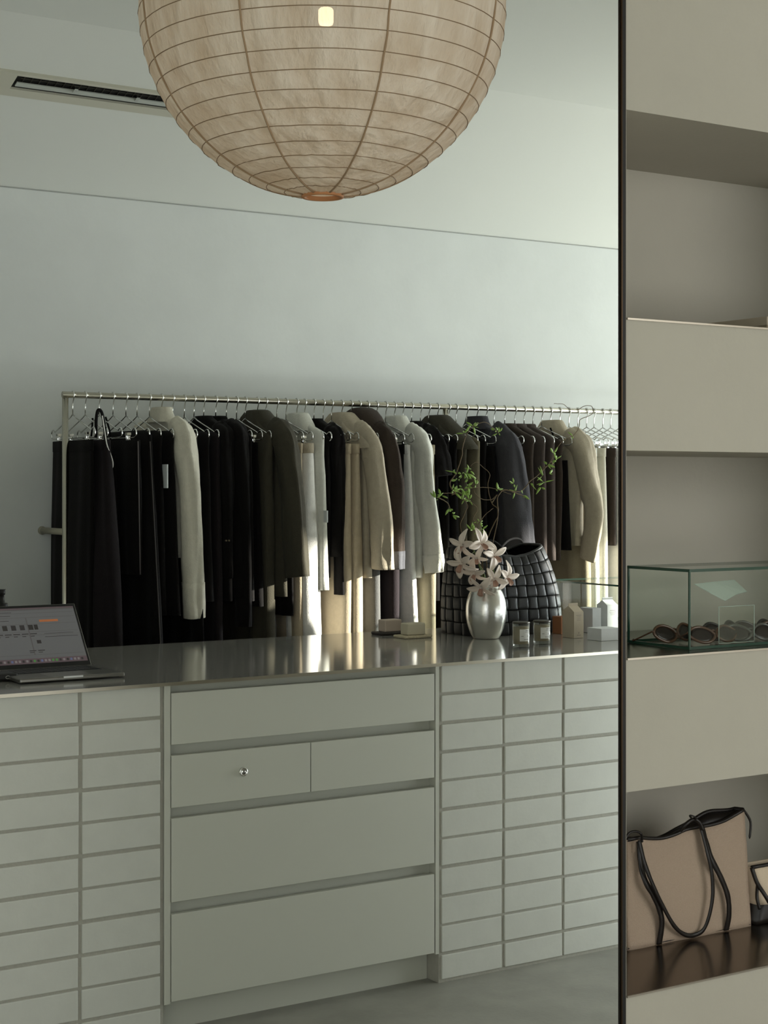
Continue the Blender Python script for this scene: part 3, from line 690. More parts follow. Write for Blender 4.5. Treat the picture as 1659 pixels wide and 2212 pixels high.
soap(881, 936, 1373, .041, M_soap2, M_dishl, 'soap_bar', 'cream soap bar on the pale soap dish', 'pale porous soap dish under the cream soap', True)
# vase
vb = PZ(1061, 1380, ZK); vx, vy = vb.x, vb.y+.03
dv = ray(1061, 1300); Dv = vy/dv.y
k_ = Dv/F
M_vase = mat('hammered_pewter', (205, 204, 200), .27, metal=1, noise_s=10, noise_a=.08, bump=.35, bump_s=28)
vh = (PY(1061, 1263, vy).z-ZK)
vp = [(.001, 0), (24, 0), (29, .02), (36, .14), (42, .32), (44, .50), (42.5, .68), (37, .84), (30, .95), (25, .99), (23.5, 1.0), (21.5, .99), (22, .96), (33, .8), (36, .5), (20, .1), (.001, .08)]
rv = []
pp = cr([(a*k_ if a > 1 else .001, b*vh, 0) for a, b in vp], 5)
MBv = MB().lathe([(max(.0005, p_.x), p_.y) for p_ in pp], (vx, vy, ZK), 56)
vo = MBv.build('vase', M_vase, loc=(vx, vy, ZK)); tag(vo, 'rounded hammered pewter vase holding orchids and curly branches', 'vase')
# curly branches
M_bark = mat('branch_bark', (92, 76, 52), .8); M_stem = mat('green_stem', (92, 108, 48), .6); M_leaf = mat('fresh_leaf', (134, 164, 78), .55)
def bp(px, py, dy=0): return PY(px, py, vy+dy)
def leaf(mb, p, d, L, wd, curl):
    d = d.normalized(); s = d.cross(Vector((sP, cP, 0))).normalized(); n = s.cross(d).normalized()
    rg_ = []
    for i in range(6):
        t = i/5; w_ = wd*math.sin(math.pi*min(.97, max(.03, t)))**.8
        c_ = p+d*L*t+n*curl*L*t*t
        rg_.append([c_-s*w_+n*w_*.5, c_-n*w_*.1, c_+s*w_+n*w_*.5])
    mb.rings(rg_, False, False, closed=False)
rl = random.Random(11)
def branch(lab, paths, clusters, thick=.0022):
    root = thing('curly_branch', lab, 'branch', (vx, vy, ZK+.02), 'curly branches in the pewter vase')
    st = MB()
    for P_ in paths:
        n = len(P_); pts = []
        for i, (a, b) in enumerate(P_): pts.append(bp(a, b, .05*noise.noise(Vector((a*.013, b*.013, 2)))))
        pts = cr(pts, 6); N = len(pts)
        pts = [p_+Vector((.002*noise.noise(p_*60), .002*noise.noise(p_*50), .002*noise.noise(p_*55))) for p_ in pts]
        st.tube(pts, [thick*(1-.55*i/N) for i in range(N)], 6)
    st.build('stem', M_bark, root)
    lf = MB()
    for (a, b, n) in clusters:
        c_ = bp(a, b, .05*noise.noise(Vector((a*.013, b*.013, 2))))
        for i in range(n):
            d = Vector((rl.uniform(-1, 1), rl.uniform(-1, 1), rl.uniform(-.9, 1)))
            leaf(lf, c_+d*.004, d, rl.uniform(.008, .030), rl.uniform(.0016, .0044), rl.uniform(-1.1, 1.1))
    if clusters: lf.build('leaves', M_leaf, root, label='small fresh green leaves').modifiers.new('s', 'SOLIDIFY').thickness = .0004
nk = (1058, 1270)
branch('tall curly branch reaching right above the rail', [[(1056, 1300), (1052, 1230), (1050, 1176), (1060, 1147), (1076, 1112), (1074, 1077), (1086, 1060), (1103, 1060), (1126, 1061), (1145, 1040), (1167, 1022), (1190, 996), (1201, 970), (1219, 950), (1239, 941), (1250, 924), (1254, 906), (1279, 895), (1278, 878), (1262, 877), (1245, 886), (1230, 883), (1216, 873), (1197, 872)], [(1190, 996), (1192, 1004), (1174, 1010), (1171, 1030)], [(1103, 1060), (1130, 1072), (1142, 1078)]],
       [(1110, 1045, 4), (1112, 1062, 4), (1130, 1068, 3), (1172, 1028, 5), (1175, 1042, 5), (1182, 1003, 5), (1201, 992, 7), (1196, 980, 5), (1238, 942, 2), (1145, 1043, 2), (1186, 1024, 3), (1168, 1052, 2)])
branch('curly branch climbing left and arching back over', [[(1053, 1300), (1040, 1220), (996, 1147), (1004, 1109), (1010, 1090), (984, 1068), (958, 1066), (944, 1074)], [(984, 1068), (972, 1045), (987, 1019), (997, 985), (1000, 965), (1005, 945), (1011, 935), (1022, 921), (1045, 912), (1062, 921), (1077, 935)], [(944, 1074), (965, 1085), (973, 1103)]],
       [(942, 1077, 5), (952, 1070, 4), (976, 1060, 5), (970, 1098, 5), (977, 1112, 5), (981, 1020, 4), (1004, 936, 4), (1023, 921, 5), (1072, 928, 5), (1077, 935, 4), (988, 1037, 5), (982, 1063, 3)])
branch('curly branch looping through the middle of the spray', [[(1056, 1300), (1060, 1200), (1076, 1109), (1062, 1086), (1054, 1048), (1058, 1025), (1045, 1011), (1028, 999), (1016, 1008)], [(1062, 1086), (1074, 1069), (1062, 1079), (1039, 1077), (1026, 1066), (1024, 1058)]],
       [(1008, 1022, 6), (1012, 1036, 5), (1028, 1048, 4), (1014, 1015, 4), (1075, 1058, 4)], .0018)
branch('thin branch crossing level behind the leaves', [[(1052, 1300), (1034, 1147), (1022, 1121), (1031, 1100), (1013, 1080), (992, 1066), (976, 1069)], [(976, 1069), (990, 1060), (1022, 1054), (1062, 1054), (1080, 1060), (1103, 1068)], [(1034, 1130), (1052, 1108), (1066, 1098)]],
       [(998, 1025, 5), (999, 1055, 7), (1000, 1068, 6), (1010, 1050, 6), (1014, 1080, 5), (1036, 1129, 5), (1040, 1145, 7), (1018, 1145, 5), (1022, 1130, 3), (1003, 1078, 4)], .0016)
# orchids
M_petal = mat('orchid_petal', (212, 198, 184), .6, noise_s=40, noise_a=.06); M_lip = mat('orchid_lip', (160, 124, 106), .6)
def orchid(parent, c, face, R, rot):
    face = face.normalized(); a = face.cross(Vector((0, 0, 1))).normalized(); b = a.cross(face)
    pm = MB()
    for i in range(5):
        th = rot+2*math.pi*i/5; d = (a*math.cos(th)+b*math.sin(th)); s = (-a*math.sin(th)+b*math.cos(th))
        L = R*(1.0 if i % 2 else 1.12); rg_ = []
        for j in range(7):
            t = j/6; w_ = R*.235*(math.sin(math.pi*min(.96, t*.93+.05))**.75)*(1.15 if i in (1, 4) else .9)
            cc = c+d*L*t+face*(.42*R*t-.75*R*t*t*(1.2 if i % 2 else .35))
            rg_.append([cc-s*w_+face*w_*.35, cc-s*w_*.5+face*.03*R, cc-face*w_*.12, cc+s*w_*.5+face*.03*R, cc+s*w_+face*w_*.35])
        pm.rings(rg_, False, False, closed=False)
    f = pm.build('flower', M_petal, parent); f.modifiers.new('s', 'SOLIDIFY').thickness = .0007
    lm = MB(); 
    rg_ = []
    for j in range(6):
        t = j/5; cc = c+face*R*(.1+.42*t)-b*R*(.05+.22*t*t); w_ = R*(.09+.13*t)
        rg_.append([cc+a*math.cos(q_)*w_+b*math.sin(q_)*w_*.8 for q_ in [math.pi*1.15*k/6-math.pi*1.08 for k in range(7)]])
    lm.rings(rg_, False, False, closed=False)
    lm.build('lip', M_lip, f).modifiers.new('s', 'SOLIDIFY').thickness = .0006
cf = Vector((-sP, -cP, 0))
def spray(lab, stem, fl):
    root = thing('orchid_stem', lab, 'flower', (vx, vy, ZK+.02), 'orchid stems in the pewter vase')
    pts = cr([bp(a, b, dy) for a, b, dy in stem], 6)
    m = MB().tube(pts, .0022, 8)
    for (a, b, R, fx, fz, rot, dy) in fl:
        c_ = bp(a, b, dy); j = min(pts, key=lambda p_: (p_-c_).length)
        m.tube([j, (j+c_)/2+Vector((0, 0, -.004)), c_], .0013, 6)
    m.build('stem', M_stem, root)
    for (a, b, R, fx, fz, rot, dy) in fl:
        fc = cf+Vector((cP, -sP, 0))*fx*1.9+Vector((0, 0, fz-.35))
        orchid(root, bp(a, b, dy), fc, R*k_, rot)
spray('orchid stem with pale blooms at the upper left', [(1056, 1300, 0), (1045, 1255, -.02), (1030, 1205, -.035), (1015, 1170, -.03)],
      [(1000, 1178, 33, -.6, .1, .4, -.05), (1038, 1172, 34, .4, .3, 1.0, -.05), (998, 1216, 34, -.5, -.3, .1, -.06)])
spray('orchid stem with pale blooms in the middle', [(1058, 1300, 0), (1052, 1260, -.03), (1042, 1230, -.05)],
      [(1030, 1205, 22, -.1, -.2, .7, -.07), (1026, 1238, 30, -.4, -.5, .3, -.07), (1040, 1268, 30, -.3, -.7, 1.2, -.08)])
spray('orchid stem with pale blooms leaning right', [(1062, 1300, 0), (1066, 1260, -.03), (1066, 1215, -.03)],
      [(1066, 1200, 34, .5, .4, .2, -.05), (1066, 1250, 30, .2, .0, .9, -.07), (1094, 1246, 33, .6, -.1, .5, -.06)])
# candles
M_jar = pane_mat('candle_jar_glass', (.93, .94, .91), .1); M_wax = mat('candle_wax', (156, 142, 118), .5); M_lid = mat('candle_lid', (66, 62, 54), .4, metal=.4); M_label = mat('paper_label', (205, 205, 200), .6); M_ink = mat('label_ink', (60, 58, 55), .7)
def candle(pxc, pyb, pyt, wpx, lab):
    b = PZ(pxc, pyb, ZK); D = (ZK-H)/((HOR-pyb)/F); R = wpx/2*D/F; y = b.y+R*.9; x = b.x+R*.4
    hgt = (pyb-4-pyt)*D/F
    root = thing('candle', lab, 'candle', (x, y, ZK), 'glass candles beside the vase')
    c_ = (x, y, ZK)
    MB().lathe([(.001, 0), (R*.92, 0), (R, .004), (R, hgt-.006), (R*.95, hgt-.006), (R*.95, .012), (.001, .010)], c_, 40).build('jar', M_jar, root)
    MB().lathe([(.001, .012), (R*.92, .012), (R*.93, hgt*.8), (.001, hgt*.8)], c_, 36).build('wax', M_wax, root)
    MB().lathe([(.001, hgt-.006), (R*1.02, hgt-.006), (R*1.02, hgt-.001), (R*.9, hgt), (.001, hgt)], c_, 36).build('lid', M_lid, root)
    # label wraps the jar towards the right of the view
    an0 = math.atan2(-cP, -sP); lb = MB(); rows = []
    for k in range(9):
        t = an0+math.radians(-14+72*k/8); rows.append([Vector((x+math.cos(t)*R*1.006, y+math.sin(t)*R*1.006, ZK+z)) for z in (hgt*.26, hgt*.72)])
    lb.rings(rows, False, False, closed=False)
    lo_ = lb.build('label', M_label, root)
    ik = MB()
    for (d0, d1, z, th) in ((26, 52, .655, .018), (22, 52, .60, .010), (-4, 12, .45, .014), (38, 52, .45, .014), (16, 50, .32, .014)):
        rw = [[Vector((x+math.cos(an0+math.radians(d0+(d1-d0)*k/5))*R*1.012, y+math.sin(an0+math.radians(d0+(d1-d0)*k/5))*R*1.012, ZK+hgt*zz)) for zz in (z, z+th)] for k in range(6)]
        ik.rings(rw, False, False, closed=False)
    ik.build('print', M_ink, lo_)
candle(1130, 1400, 1340, 37, 'left glass candle, nearer the pewter vase')
candle(1175, 1393, 1337, 37, 'right glass candle, beside the orange-brown box')
# boxes and cartons
def card(n, c): return mat('card_'+n, c, .75, noise_s=30, noise_a=.03)
def cbox(name, lab, px0, pxm, pyb, h, dep, m, gable=0, prints=None, w=None, y=None):
    """px0 left edge of the side face, pxm the near left vertical corner; h height in metres"""
    b = PZ(pxm, pyb, ZK); x0 = b.x; y0 = b.y if y is None else y
    if y is not None: x0 = PX(pxm, y)
    root = thing(name, lab, 'box', (x0+w/2, y0+dep/2, ZK))
    mb = MB().box(x0, x0+w, y0, y0+dep, ZK, ZK+h)
    if gable:
        ym = y0+dep/2; g0 = ZK+h; g1 = ZK+h+gable
        mb.add([(x0, y0, g0), (x0+w, y0, g0), (x0+w, y0+dep, g0), (x0, y0+dep, g0), (x0, ym, g1), (x0+w, ym, g1)], [[0, 1, 5, 4], [2, 3, 4, 5], [0, 4, 3], [1, 2, 5]])
        mb.box(x0, x0+w, ym-.0012, ym+.0012, g1-.002, g1+.009)
    mb.build('carton', m, root, smooth=False, bevel=.0006)
    if prints:
        ik = MB()
        for (a, c_, z, t) in prints: ik.box(x0+w*a, x0+w*c_, y0-.0006, y0-.0001, ZK+h*z, ZK+h*(z+t))
        ik.build('print', mat('carton_print', (128, 122, 112), .7), root, smooth=False)
    return root
LT = [(.25, .75, .86, .018), (.3, .7, .80, .012), (.33, .67, .74, .012), (.3, .7, .68, .012)]
cbox('gift_box', 'orange-brown box behind the gable carton', 1195, 1212, 1370, .062, .05, card('orange', (148, 98, 66)), w=.07)
cbox('milk_carton_box', 'kraft gable-top carton printed with small text, beside the candles', 1222, 1240, 1379, .092, .065, card('kraft', (172, 160, 140)), gable=.020, w=.043, prints=LT+[(.3, .72, .10, .022), (.47, .53, .17, .06)])
cbox('carton_box', 'plain tall pale box between the two gable cartons', 1262, 1280, 1368, .090, .07, card('pale', (196, 198, 200)), w=.04)
cbox('milk_carton_box', 'white gable-top carton against the metal upright', 1299, 1312, 1366, .098, .06, card('white', (206, 208, 208)), gable=.018, w=.05, prints=[(.25, .8, .80, .014), (.2, .85, .74, .012), (.25, .8, .69, .010), (.3, .7, .64, .01)])
cbox('carton_box', 'low white box lying in front of the cartons', 1272, 1299, 1385, .042, .075, card('white', (206, 208, 208)), w=.085)
# glass case on the counter
gx0, gx1, gy0, gy1, gh = 4.01, 4.62, 4.52, 5.05, .168
def glass_case(x0, x1, y0, y1, z0, h, lab, bottom=True):
    root = thing('glass_case', lab, 'display case', ((x0+x1)/2, (y0+y1)/2, z0)); t = .008
    def sheet(nm, a):
        X0_, X1_, Y0_, Y1_, Z0_, Z1_ = a
        if nm == 'top_pane': v = [(X0_, Y0_, Z1_), (X1_, Y0_, Z1_), (X1_, Y1_, Z1_), (X0_, Y1_, Z1_)]
        elif nm == 'side_pane': v = [(X0_, Y0_, Z0_), (X0_, Y1_, Z0_), (X0_, Y1_, Z1_), (X0_, Y0_, Z1_)]
        else: v = [(X0_, Y0_, Z0_), (X1_, Y0_, Z0_), (X1_, Y0_, Z1_), (X0_, Y0_, Z1_)]
        MB().disc_poly(v).build(nm, M_glass, root, smooth=False)
    sheet('front_pane', (x0+t, x1-t, y0, y0+.001, z0+t, z0+h-t)); sheet('back_pane', (x0+t, x1-t, y1-.001, y1, z0+t, z0+h-t))
    sheet('side_pane', (x0, x0+.001, y0+t, y1-t, z0+t, z0+h-t)); sheet('side_pane', (x1-.001, x1, y0+t, y1-t, z0+t, z0+h-t))
    sheet('top_pane', (x0+t, x1-t, y0+t, y1-t, z0+h-.001, z0+h))
    e = MB()
    for zz in ((z0, z0+t*.8), (z0+h-t*.8, z0+h)):
        e.box(x0, x1, y0-.0005, y0+t*.6, *zz).box(x0, x1, y1-t*.6, y1+.0005, *zz).box(x0-.0005, x0+t*.6, y0, y1, *zz).box(x1-t*.6, x1+.0005, y0, y1, *zz)
    for a in (x0, x1-t*.5):
        for b in (y0, y1-t*.5): e.box(a, a+t*.5, b, b+t*.5, z0+t*.8, z0+h-t*.8)
    e.build('glass_edges', M_glassedge, root, smooth=False, label='dark green polished glass edges')
    return root
glass_case(gx0, gx1, gy0, gy1, ZK, gh, 'empty glass display case at the right of the counter')
# woven bag
M_lea = mat('woven_leather', (11, 10, 10), .45, bump=.15, bump_s=300, spec=.35)
bx0, bx1, by0, by1, bh = 3.42, 3.83, 4.70, 4.96, .315
root = thing('woven_bag', 'large black woven leather tote standing behind the vase', 'bag', ((bx0+bx1)/2, (by0+by1)/2, ZK))
bxc, byc = (bx0+bx1)/2, (by0+by1)/2; hw, hd = (bx1-bx0)/2, (by1-by0)/2
def bagpt(s, t):
    # s around (0..1), t up (0..1)
    a = 2*math.pi*s; ca, sa = math.cos(a), math.sin(a)
    px = hw*(abs(ca)**.45)*(1 if ca > 0 else -1); py = hd*(abs(sa)**.45)*(1 if sa > 0 else -1)
    pinch = t**2
    py *= (1-.35*pinch*abs(ca)**0); px *= 1+.03*math.sin(math.pi*t)-.02*pinch
    # top rim dips towards the front middle and leans back at the right
    z = bh*t*(1-.13*pinch*(1-abs(px/hw)**1.6))
    lean = .06*t*t*max(0, px/hw)
    return Vector((bxc+px-lean, byc+py, ZK+z))
NCs, NCt, SB = 26, 7, 7
cols = NCs*SB; rows_ = NCt*SB
# equal arc-length parameter around
sam = [bagpt(i/2000, .3) for i in range(2001)]; acc = [0]
for i in range(2000): acc.append(acc[-1]+(sam[i+1]-sam[i]).length)
def sarc(q_):
    L = q_*acc[-1]
    import bisect
    i = min(1999, max(0, bisect.bisect_right(acc, L)-1)); return (i+(L-acc[i])/max(1e-9, acc[i+1]-acc[i]))/2000
ST = [0, .045, .11, .3, .7, .89, .955, 1]
def WP(f, g_):   # strap profile: dives under its neighbours at its ends, edges of the strap stay crisp
    e = min(f, 1-f); h_ = min(1, e/.11)**.6*.75+.25*math.sin(math.pi*f)
    if min(g_, 1-g_) < .03: h_ *= .15
    return h_
sa_ = [sarc((i//SB+ST[i % SB])/NCs) for i in range(cols)]
grid = []
for j in range(rows_+1):
    t = (min(NCt-1, j//SB)+ST[j-min(NCt-1, j//SB)*SB])/NCt; ring = []
    for i in range(cols):
        slant = 0.0
        p_ = bagpt(sa_[i], t); e1 = bagpt(sa_[i]+.002, t)-p_; n_ = Vector((e1.y, -e1.x, 0)).normalized()
        ci, cj = i//SB, min(NCt-1, j//SB); fu = ST[i % SB]; fv = ST[j-cj*SB]
        if (ci+cj) % 2: hgt = WP(fv, fu)
        else: hgt = WP(fu, fv)
        ring.append(p_+n_*(.0065*hgt))
    grid.append(ring)
MB().rings(grid, True, False).build('body', M_lea, root).modifiers.new('s', 'SOLIDIFY').thickness = -.003
rim = [bagpt(i/80, 1.0)+Vector((0, 0, .002)) for i in range(81)]
MB().tube(rim, .006, 8).build('rim', M_lea, root)
for s in (-1, 1):
    a = bagpt(.5-s*0, 1)
    yh = byc+s*hd*.6
    hpnt = cr([(bx1-.17, yh, ZK+bh*.80), (bx1-.15, yh, ZK+bh*.95), (bx1-.10, yh+.01, ZK+bh*1.055), (bx1-.05, yh+.01, ZK+bh*1.05), (bx1-.035, yh, ZK+bh*.92), (bx1-.04, yh, ZK+bh*.8)] if s > 0 else [(bx0+.04, yh, ZK+bh*.85), (bx0+.06, yh, ZK+bh*1.04), (bx0+.11, yh, ZK+bh*1.06), (bx0+.16, yh, ZK+bh*.95), (bx0+.18, yh, ZK+bh*.84)], 6)
    MB().tube(hpnt, .0045, 8, flat=.5).build('handle', mat('bag_handle_leather', (12, 11, 11), .8, spec=.15), root)

# ---------------------------------------------------------------- middle niche: glass case with sunglasses
z2 = zs[1][0]+.0025
glass_case(2.503, 3.02, 2.655, 2.858, z2, .176, 'green-edged glass case with sunglasses in the middle niche')
M_sg = mat('sunglass_frame', (78, 52, 36), .2, spec=.7); M_lens = mat('sunglass_lens', (24, 17, 13), .22, spec=.3); M_sg2 = mat('sunglass_frame_black', (18, 17, 16), .2, spec=.7); M_sg3 = mat('sunglass_frame_smoke', (70, 70, 66), .15, spec=.7)
def sunglasses(x, y, z, rz, tilt, mf, lab, lensm=M_lens):
    root = thing('sunglasses', lab, 'sunglasses', (x, y, z), 'sunglasses in the glass case')
    M = Matrix.Translation((x, y, z)) @ Matrix.Rotation(math.radians(rz), 4, 'Z')
    T2 = M @ Matrix.Rotation(math.radians(tilt), 4, 'X')
    a, b = .029, .020; c_z = b+.003
    f = MB()
    for s in (-1, 1):
        pts = [T2 @ Vector((s*.035+a*math.cos(t)*(1+.1*math.cos(2*t)), .004*math.cos(t)*s, c_z+b*math.sin(t)+.004*s*math.cos(t))) for t in [2*math.pi*k/28 for k in range(29)]]
        f.tube(pts, .0034, 8)
    f.tube([T2 @ Vector(v) for v in ((-.008, 0, c_z+.007), (0, -.001, c_z+.010), (.008, 0, c_z+.007))], .0022, 8)
    f.build('frame', mf, root)
    for s in (-1, 1):
        ln = MB()
        for dy in (.0,): ln.rings([[T2 @ Vector((s*.035+a*q_*math.cos(t)*(1+.1*math.cos(2*t)), d+.004*math.cos(t)*s*q_, c_z+b*q_*math.sin(t)+.004*s*math.cos(t)*q_)) for t in [2*math.pi*k/28 for k in range(28)]] for q_, d in ((.02, -.0012), (.6, -.0008), (.97, 0), (.97, .0012), (.02, .0006))])
        ln.build('lens', lensm, root)
        tp = [T2 @ Vector((s*.067, .002, c_z+.010)), T2 @ Vector((s*.070, .012, c_z+.010))]
        e = T2 @ Vector((s*.066, .07, c_z+.006)); e.z = max(z+.003, min(e.z, z+.02)); g_ = T2 @ Vector((s*.060, .085, c_z-.008)); g_.z = z+.004
        MB().tube(cr(tp+[e, g_], 5), [.0024]*16, 6, flat=.8).build('temple', mf, root)
    return root
zf = z2+.005
sunglasses(2.575, 2.765, zf, 8, -28, M_sg, 'brown sunglasses at the left end of the case')
sunglasses(2.632, 2.700, zf, -4, -34, M_sg, 'large brown oval sunglasses at the front corner of the case')
sunglasses(2.70, 2.745, zf, 12, -24, M_sg2, 'black sunglasses behind the front corner')
sunglasses(2.735, 2.690, zf, -10, -34, M_sg3, 'smoky grey sunglasses in the clear block')
sunglasses(2.80, 2.74, zf, 5, -26, M_sg2, 'black sunglasses at the back of the case')
sunglasses(2.86, 2.70, zf, -14, -30, M_sg, 'brown sunglasses at the right end of the case')
sunglasses(2.93, 2.75, zf, 9, -28, M_sg2, 'black sunglasses farthest right in the niche case')
# clear acrylic stands
ax0, ay0 = 2.625, 2.69
root = thing('acrylic_stand', 'clear acrylic display block inside the niche glass case', 'display stand', (ax0+.05, ay0+.02, zf))
ac = MB(); ax1, az1 = 2.735, zf+.082
ac.box(ax0, ax1, ay0, ay0+.001, zf, az1)
ac.build('front_sheet', M_acryl, root, smooth=False)
e = MB()
for A_, B_ in (((ax0, ay0, zf), (ax1, ay0, zf)), ((ax0, ay0, az1), (ax1, ay0, az1)), ((ax0, ay0, zf), (ax0, ay0, az1)), ((ax1, ay0, zf), (ax1, ay0, az1))): e.tube([A_, B_], .0009, 6)
e.build('polished_edge', mat('acrylic_edge', (170, 182, 172), .2), root)
root = thing('plastic_sleeve', 'folded clear plastic sleeve above the sunglasses', 'sleeve', (2.7, 2.75, zf+.1))
M_sleeve = pane_mat('cloudy_plastic', (.93, .97, .94))
_n = M_sleeve.node_tree; _g = [q_ for q_ in _n.nodes if q_.type == 'MIX_SHADER'][0]; _d = _n.nodes.new('ShaderNodeBsdfDiffuse'); _d.inputs[0].default_value = (.6, .68, .62, 1)
_n.links.new(_d.outputs[0], _g.inputs[2]); _n.links.remove(_g.inputs[0].links[0]); _g.inputs[0].default_value = .45
zz = z2+.176-.03
pv = [PY(a_, b_, y_) for a_, b_, y_ in ((1500, 1262, 2.70), (1542, 1257, 2.74), (1586, 1253, 2.78), (1613, 1278, 2.74), (1590, 1284, 2.72), (1566, 1298, 2.69))]
MB().disc_poly(pv).build('sheet', M_sleeve, root, smooth=False).modifiers.new('s', 'SOLIDIFY').thickness = .001
e = MB().tube([Vector(v) for v in pv+[pv[0]]], .0007, 5); e.build('sheet_edge', mat('acrylic_edge', (170, 182, 172), .2), root)
# ---------------------------------------------------------------- top niche: flat box
z3 = zs[2][0]+.0025
root = thing('flat_box', 'flat kraft box lying on the top niche shelf', 'box', (2.96, 2.84, z3))
MB().box(2.786, 3.12, 2.70, 3.0, z3, z3+.034).build('box_base', card('flat', (150, 138, 118)), root, smooth=False, bevel=.001)
MB().box(2.784, 3.122, 2.698, 3.002, z3+.020, z3+.040).build('lid', card('flatlid', (172, 162, 144)), root, smooth=False, bevel=.001)
# ---------------------------------------------------------------- bottom niche: canvas totes
z1 = zs[0][0]+.0025
M_canvas = mat('pink_canvas', (170, 150, 131), .85, noise_s=300, noise_a=.05, bump=.4, bump_s=500); M_trim = mat('black_leather_trim', (26, 21, 18), .45)
TY = 2.853
def tp(px, py, dy=0): return PY(px, py, TY+dy)
root = thing('tote_bag', 'large sand canvas tote with black leather straps in the bottom niche', 'bag', (2.7, 2.9, z1))
# front outline as seen, given real depth: top edge curve and bottom edge
tops = [(1341, 1822), (1352, 1820), (1372, 1817), (1392, 1813), (1420, 1815), (1445, 1814), (1470, 1806), (1494, 1795), (1520, 1790), (1545, 1786), (1575, 1777), (1600, 1764), (1620, 1752)]
NXg = 36; NZg = 18
tw = cr([tp(a, b) for a, b in tops], 6)
def topz(x):
    for i in range(len(tw)-1):
        if tw[i].x <= x <= tw[i+1].x: return tw[i].z+(tw[i+1].z-tw[i].z)*(x-tw[i].x)/(tw[i+1].x-tw[i].x)
    return tw[0].z if x < tw[0].x else tw[-1].z
tx0, tx1 = tw[0].x+.002, tw[-1].x; TD = .115
front = []; back = []
for j in range(NZg+1):
    t = j/NZg; f_ = []; b_ = []
    for i in range(NXg+1):
        s = i/NXg; x = tx0+.018*(1-t)+(tx1-tx0-.018*(1-t)+.0*t)*s; z = z1+(topz(x)-z1)*t
        bul = .018*math.sin(math.pi*t)*math.sin(math.pi*s)+.006*noise.noise(Vector((x*12, z*9, 3)))
        ed = .0
        f_.append(Vector((x, TY+.022*t*(1)-bul*.6+.0, z)))
        zt_ = z1+(topz(x)-.010+.030*math.exp(-((s-.78)/.17)**2)-z1)*t
        b_.append(Vector((x, TY+TD*(1-.55*t)+bul*.4, zt_)))
    for v in f_+b_: v.x = max(v.x, PX(1354.5, v.y))
    front.append(f_); back.append(b_)
loop = [f_+b_[::-1] for f_, b_ in zip(front, back)]
MB().rings(loop, True, False).build('body', M_canvas, root).modifiers.new('s', 'SOLIDIFY').thickness = -.003
MB().tube([v+Vector((0, -.001, 0)) for v in front[-1]], .0048, 8).build('rim', M_trim, root)
MB().tube([v+Vector((0, 0, .002)) for v in back[-1]]+[front[-1][-1]], .0048, 8).build('rim', M_trim, root)
ins = MB().rings([[front[-1][i]+Vector((0, .004, -.001)) for i in range(NXg+1)], [back[-1][i]+Vector((0, 0, .003)) for i in range(NXg+1)]], False, False, closed=False)
ins.build('lining', M_trim, root).modifiers.new('s', 'SOLIDIFY').thickness = .001
MB().tube([front[0][0]+Vector((0, .002, .004)), front[0][-1]+Vector((0, .002, .004))], .004, 8).build('base_piping', M_trim, root)
def strap(pts, w_, dy=-.012):
    c_ = cr([tp(a, b, dy if len(q_) == 0 else q_[0]) for a, b, *q_ in pts], 7); N = len(c_)
    m = MB(); vs = []
    for i, p_ in enumerate(c_):
        t_ = (c_[min(i+1, N-1)]-c_[max(0, i-1)]).normalized(); s_ = Vector((t_.z, 0, -t_.x)); 
        if s_.length < 1e-4: s_ = Vector((1, 0, 0))
        s_.normalize(); n_ = Vector((0, 1, 0))
        ww = w_*(.85+.3*abs(noise.noise(Vector((i*.15, w_*100, 0)))))
        vs.append([p_-s_*ww-n_*.001, p_+s_*ww-n_*.001, p_+s_*ww+n_*.0015, p_-s_*ww+n_*.0015])
    return m.rings(vs)
# vertical straps sewn on the front, then the loop of the handle falling down
strap([(1381, 1818, .012), (1385, 1870, -.0), (1395, 1905, -.012), (1412, 1935, -.016), (1425, 1965, -.016), (1430, 1995, -.014), (1424, 2040, -.006)], .0075).build('strap', M_trim, root)
strap([(1516, 1785, .008), (1524, 1815, -.002), (1537, 1855, -.014), (1557, 1895, -.018), (1572, 1935, -.018), (1575, 1975, -.014), (1569, 2010, -.006)], .0075).build('strap', M_trim, root)
strap([(1381, 1815, -.002), (1393, 1865, -.014), (1412, 1915, -.022), (1436, 1965, -.022), (1458, 2002, -.020), (1480, 2019, -.016), (1500, 2020, -.014), (1520, 2008, -.018), (1533, 1975, -.022), (1540, 1930, -.022), (1537, 1880, -.020), (1528, 1840, -.014), (1515, 1790, .002)], .0050).build('handle', M_trim, root)
MB().tube(cr([tp(1352, 1810, .01), tp(1360, 1799, .01), tp(1374, 1796, .01), tp(1385, 1802, .01), tp(1387, 1818, -.004)], 6), .003, 8).build('handle', M_trim, root)
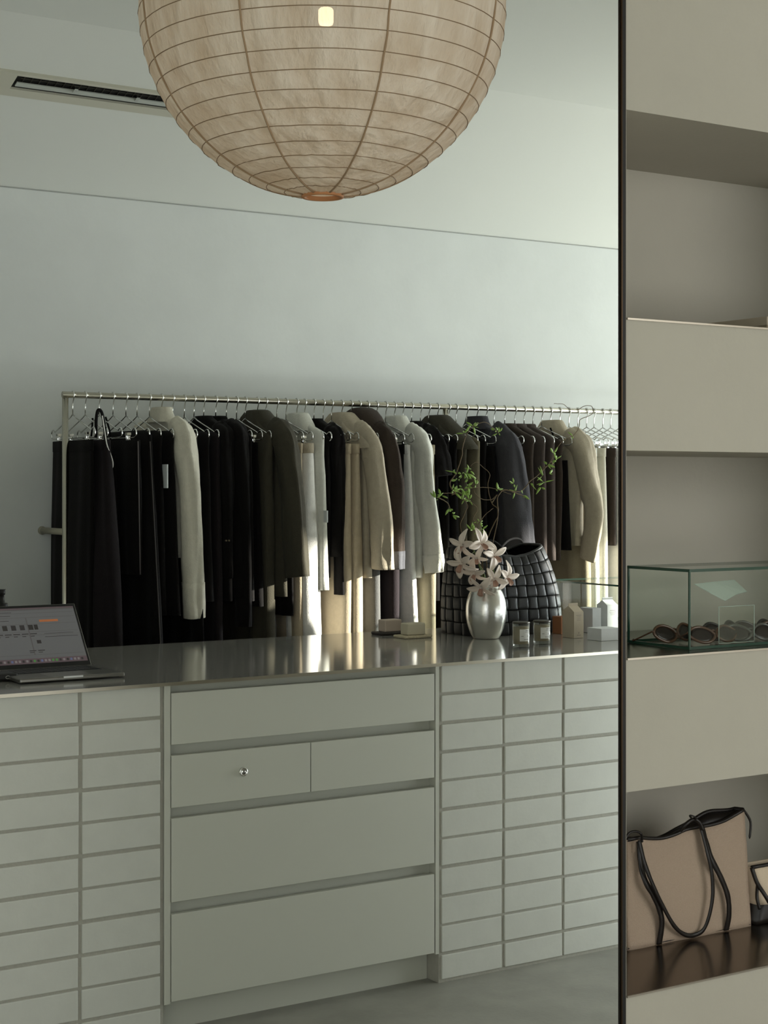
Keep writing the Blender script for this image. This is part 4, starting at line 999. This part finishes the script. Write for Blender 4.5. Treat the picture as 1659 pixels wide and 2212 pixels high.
kn = MB().tube(cr([tp(1470, 1795, .01), tp(1482, 1780, .0), tp(1498, 1770, .0), tp(1510, 1776, -.004), tp(1518, 1792, -.006)], 6), .0045, 8)
kn.tube(cr([tp(1498, 1772, 0), tp(1490, 1762, -.006), tp(1500, 1764, -.01), tp(1503, 1770, -.006)], 5), .0022, 6)
kn.build('knot', M_trim, root)
MB().tube(cr([front[-1][-1], tp(1621, 1775, .018), tp(1619, 1812, .016)], 5), [.0034]*5+[.003]*5+[.001], 8).build('tie', M_trim, root)
# small bag
sx0 = PX(1628, 2.86); SZ = PY(1628, 1876, 2.86).z
root = thing('small_bag', 'small canvas bag with black base beside the tote', 'bag', (sx0+.09, 2.9, z1))
rg2 = []
for j in range(13):
    t = j/12; x0_ = sx0+.012*math.sin(math.pi*t*.9); x1_ = sx0+.2
    z = z1+(SZ-z1)*t
    rg2.append([Vector((x0_+(x1_-x0_)*q_, 2.85+.02*t-.02*math.sin(math.pi*t)*math.sin(math.pi*q_), z)) for q_ in [i/10 for i in range(11)]]+[Vector((x0_+(x1_-x0_)*q_, 2.96-.05*t, z)) for q_ in [1-i/10 for i in range(11)]])
mb = MB(); k5 = 5
mb.rings(rg2[k5-1:], False, False); mb.build('body', mat('pale_canvas', (206, 188, 164), .85, noise_s=300, noise_a=.05), root).modifiers.new('s', 'SOLIDIFY').thickness = -.002
MB().rings([[v+(v-Vector((sx0+.1, 2.9, v.z)))*.02 for v in q_] for q_ in rg2[:k5]], True, False).build('base', M_trim, root)
MB().tube([v for v in rg2[-1][:11]], .005, 8).build('rim', M_trim, root)
MB().tube(cr([rg2[-1][0], (sx0+.006, 2.855, z1+(SZ-z1)*.75), (sx0+.012, 2.835, z1+(SZ-z1)*.55), (sx0+.03, 2.83, z1+(SZ-z1)*.33)], 5), .005, 8).build('strap', M_trim, root)
MB().tube(cr([(sx0+.008, 2.855, z1+(SZ-z1)*.7), (sx0-.004, 2.845, z1+(SZ-z1)*.5), (sx0+.0, 2.84, z1+(SZ-z1)*.3)], 5), .004, 8).build('strap', M_trim, root)
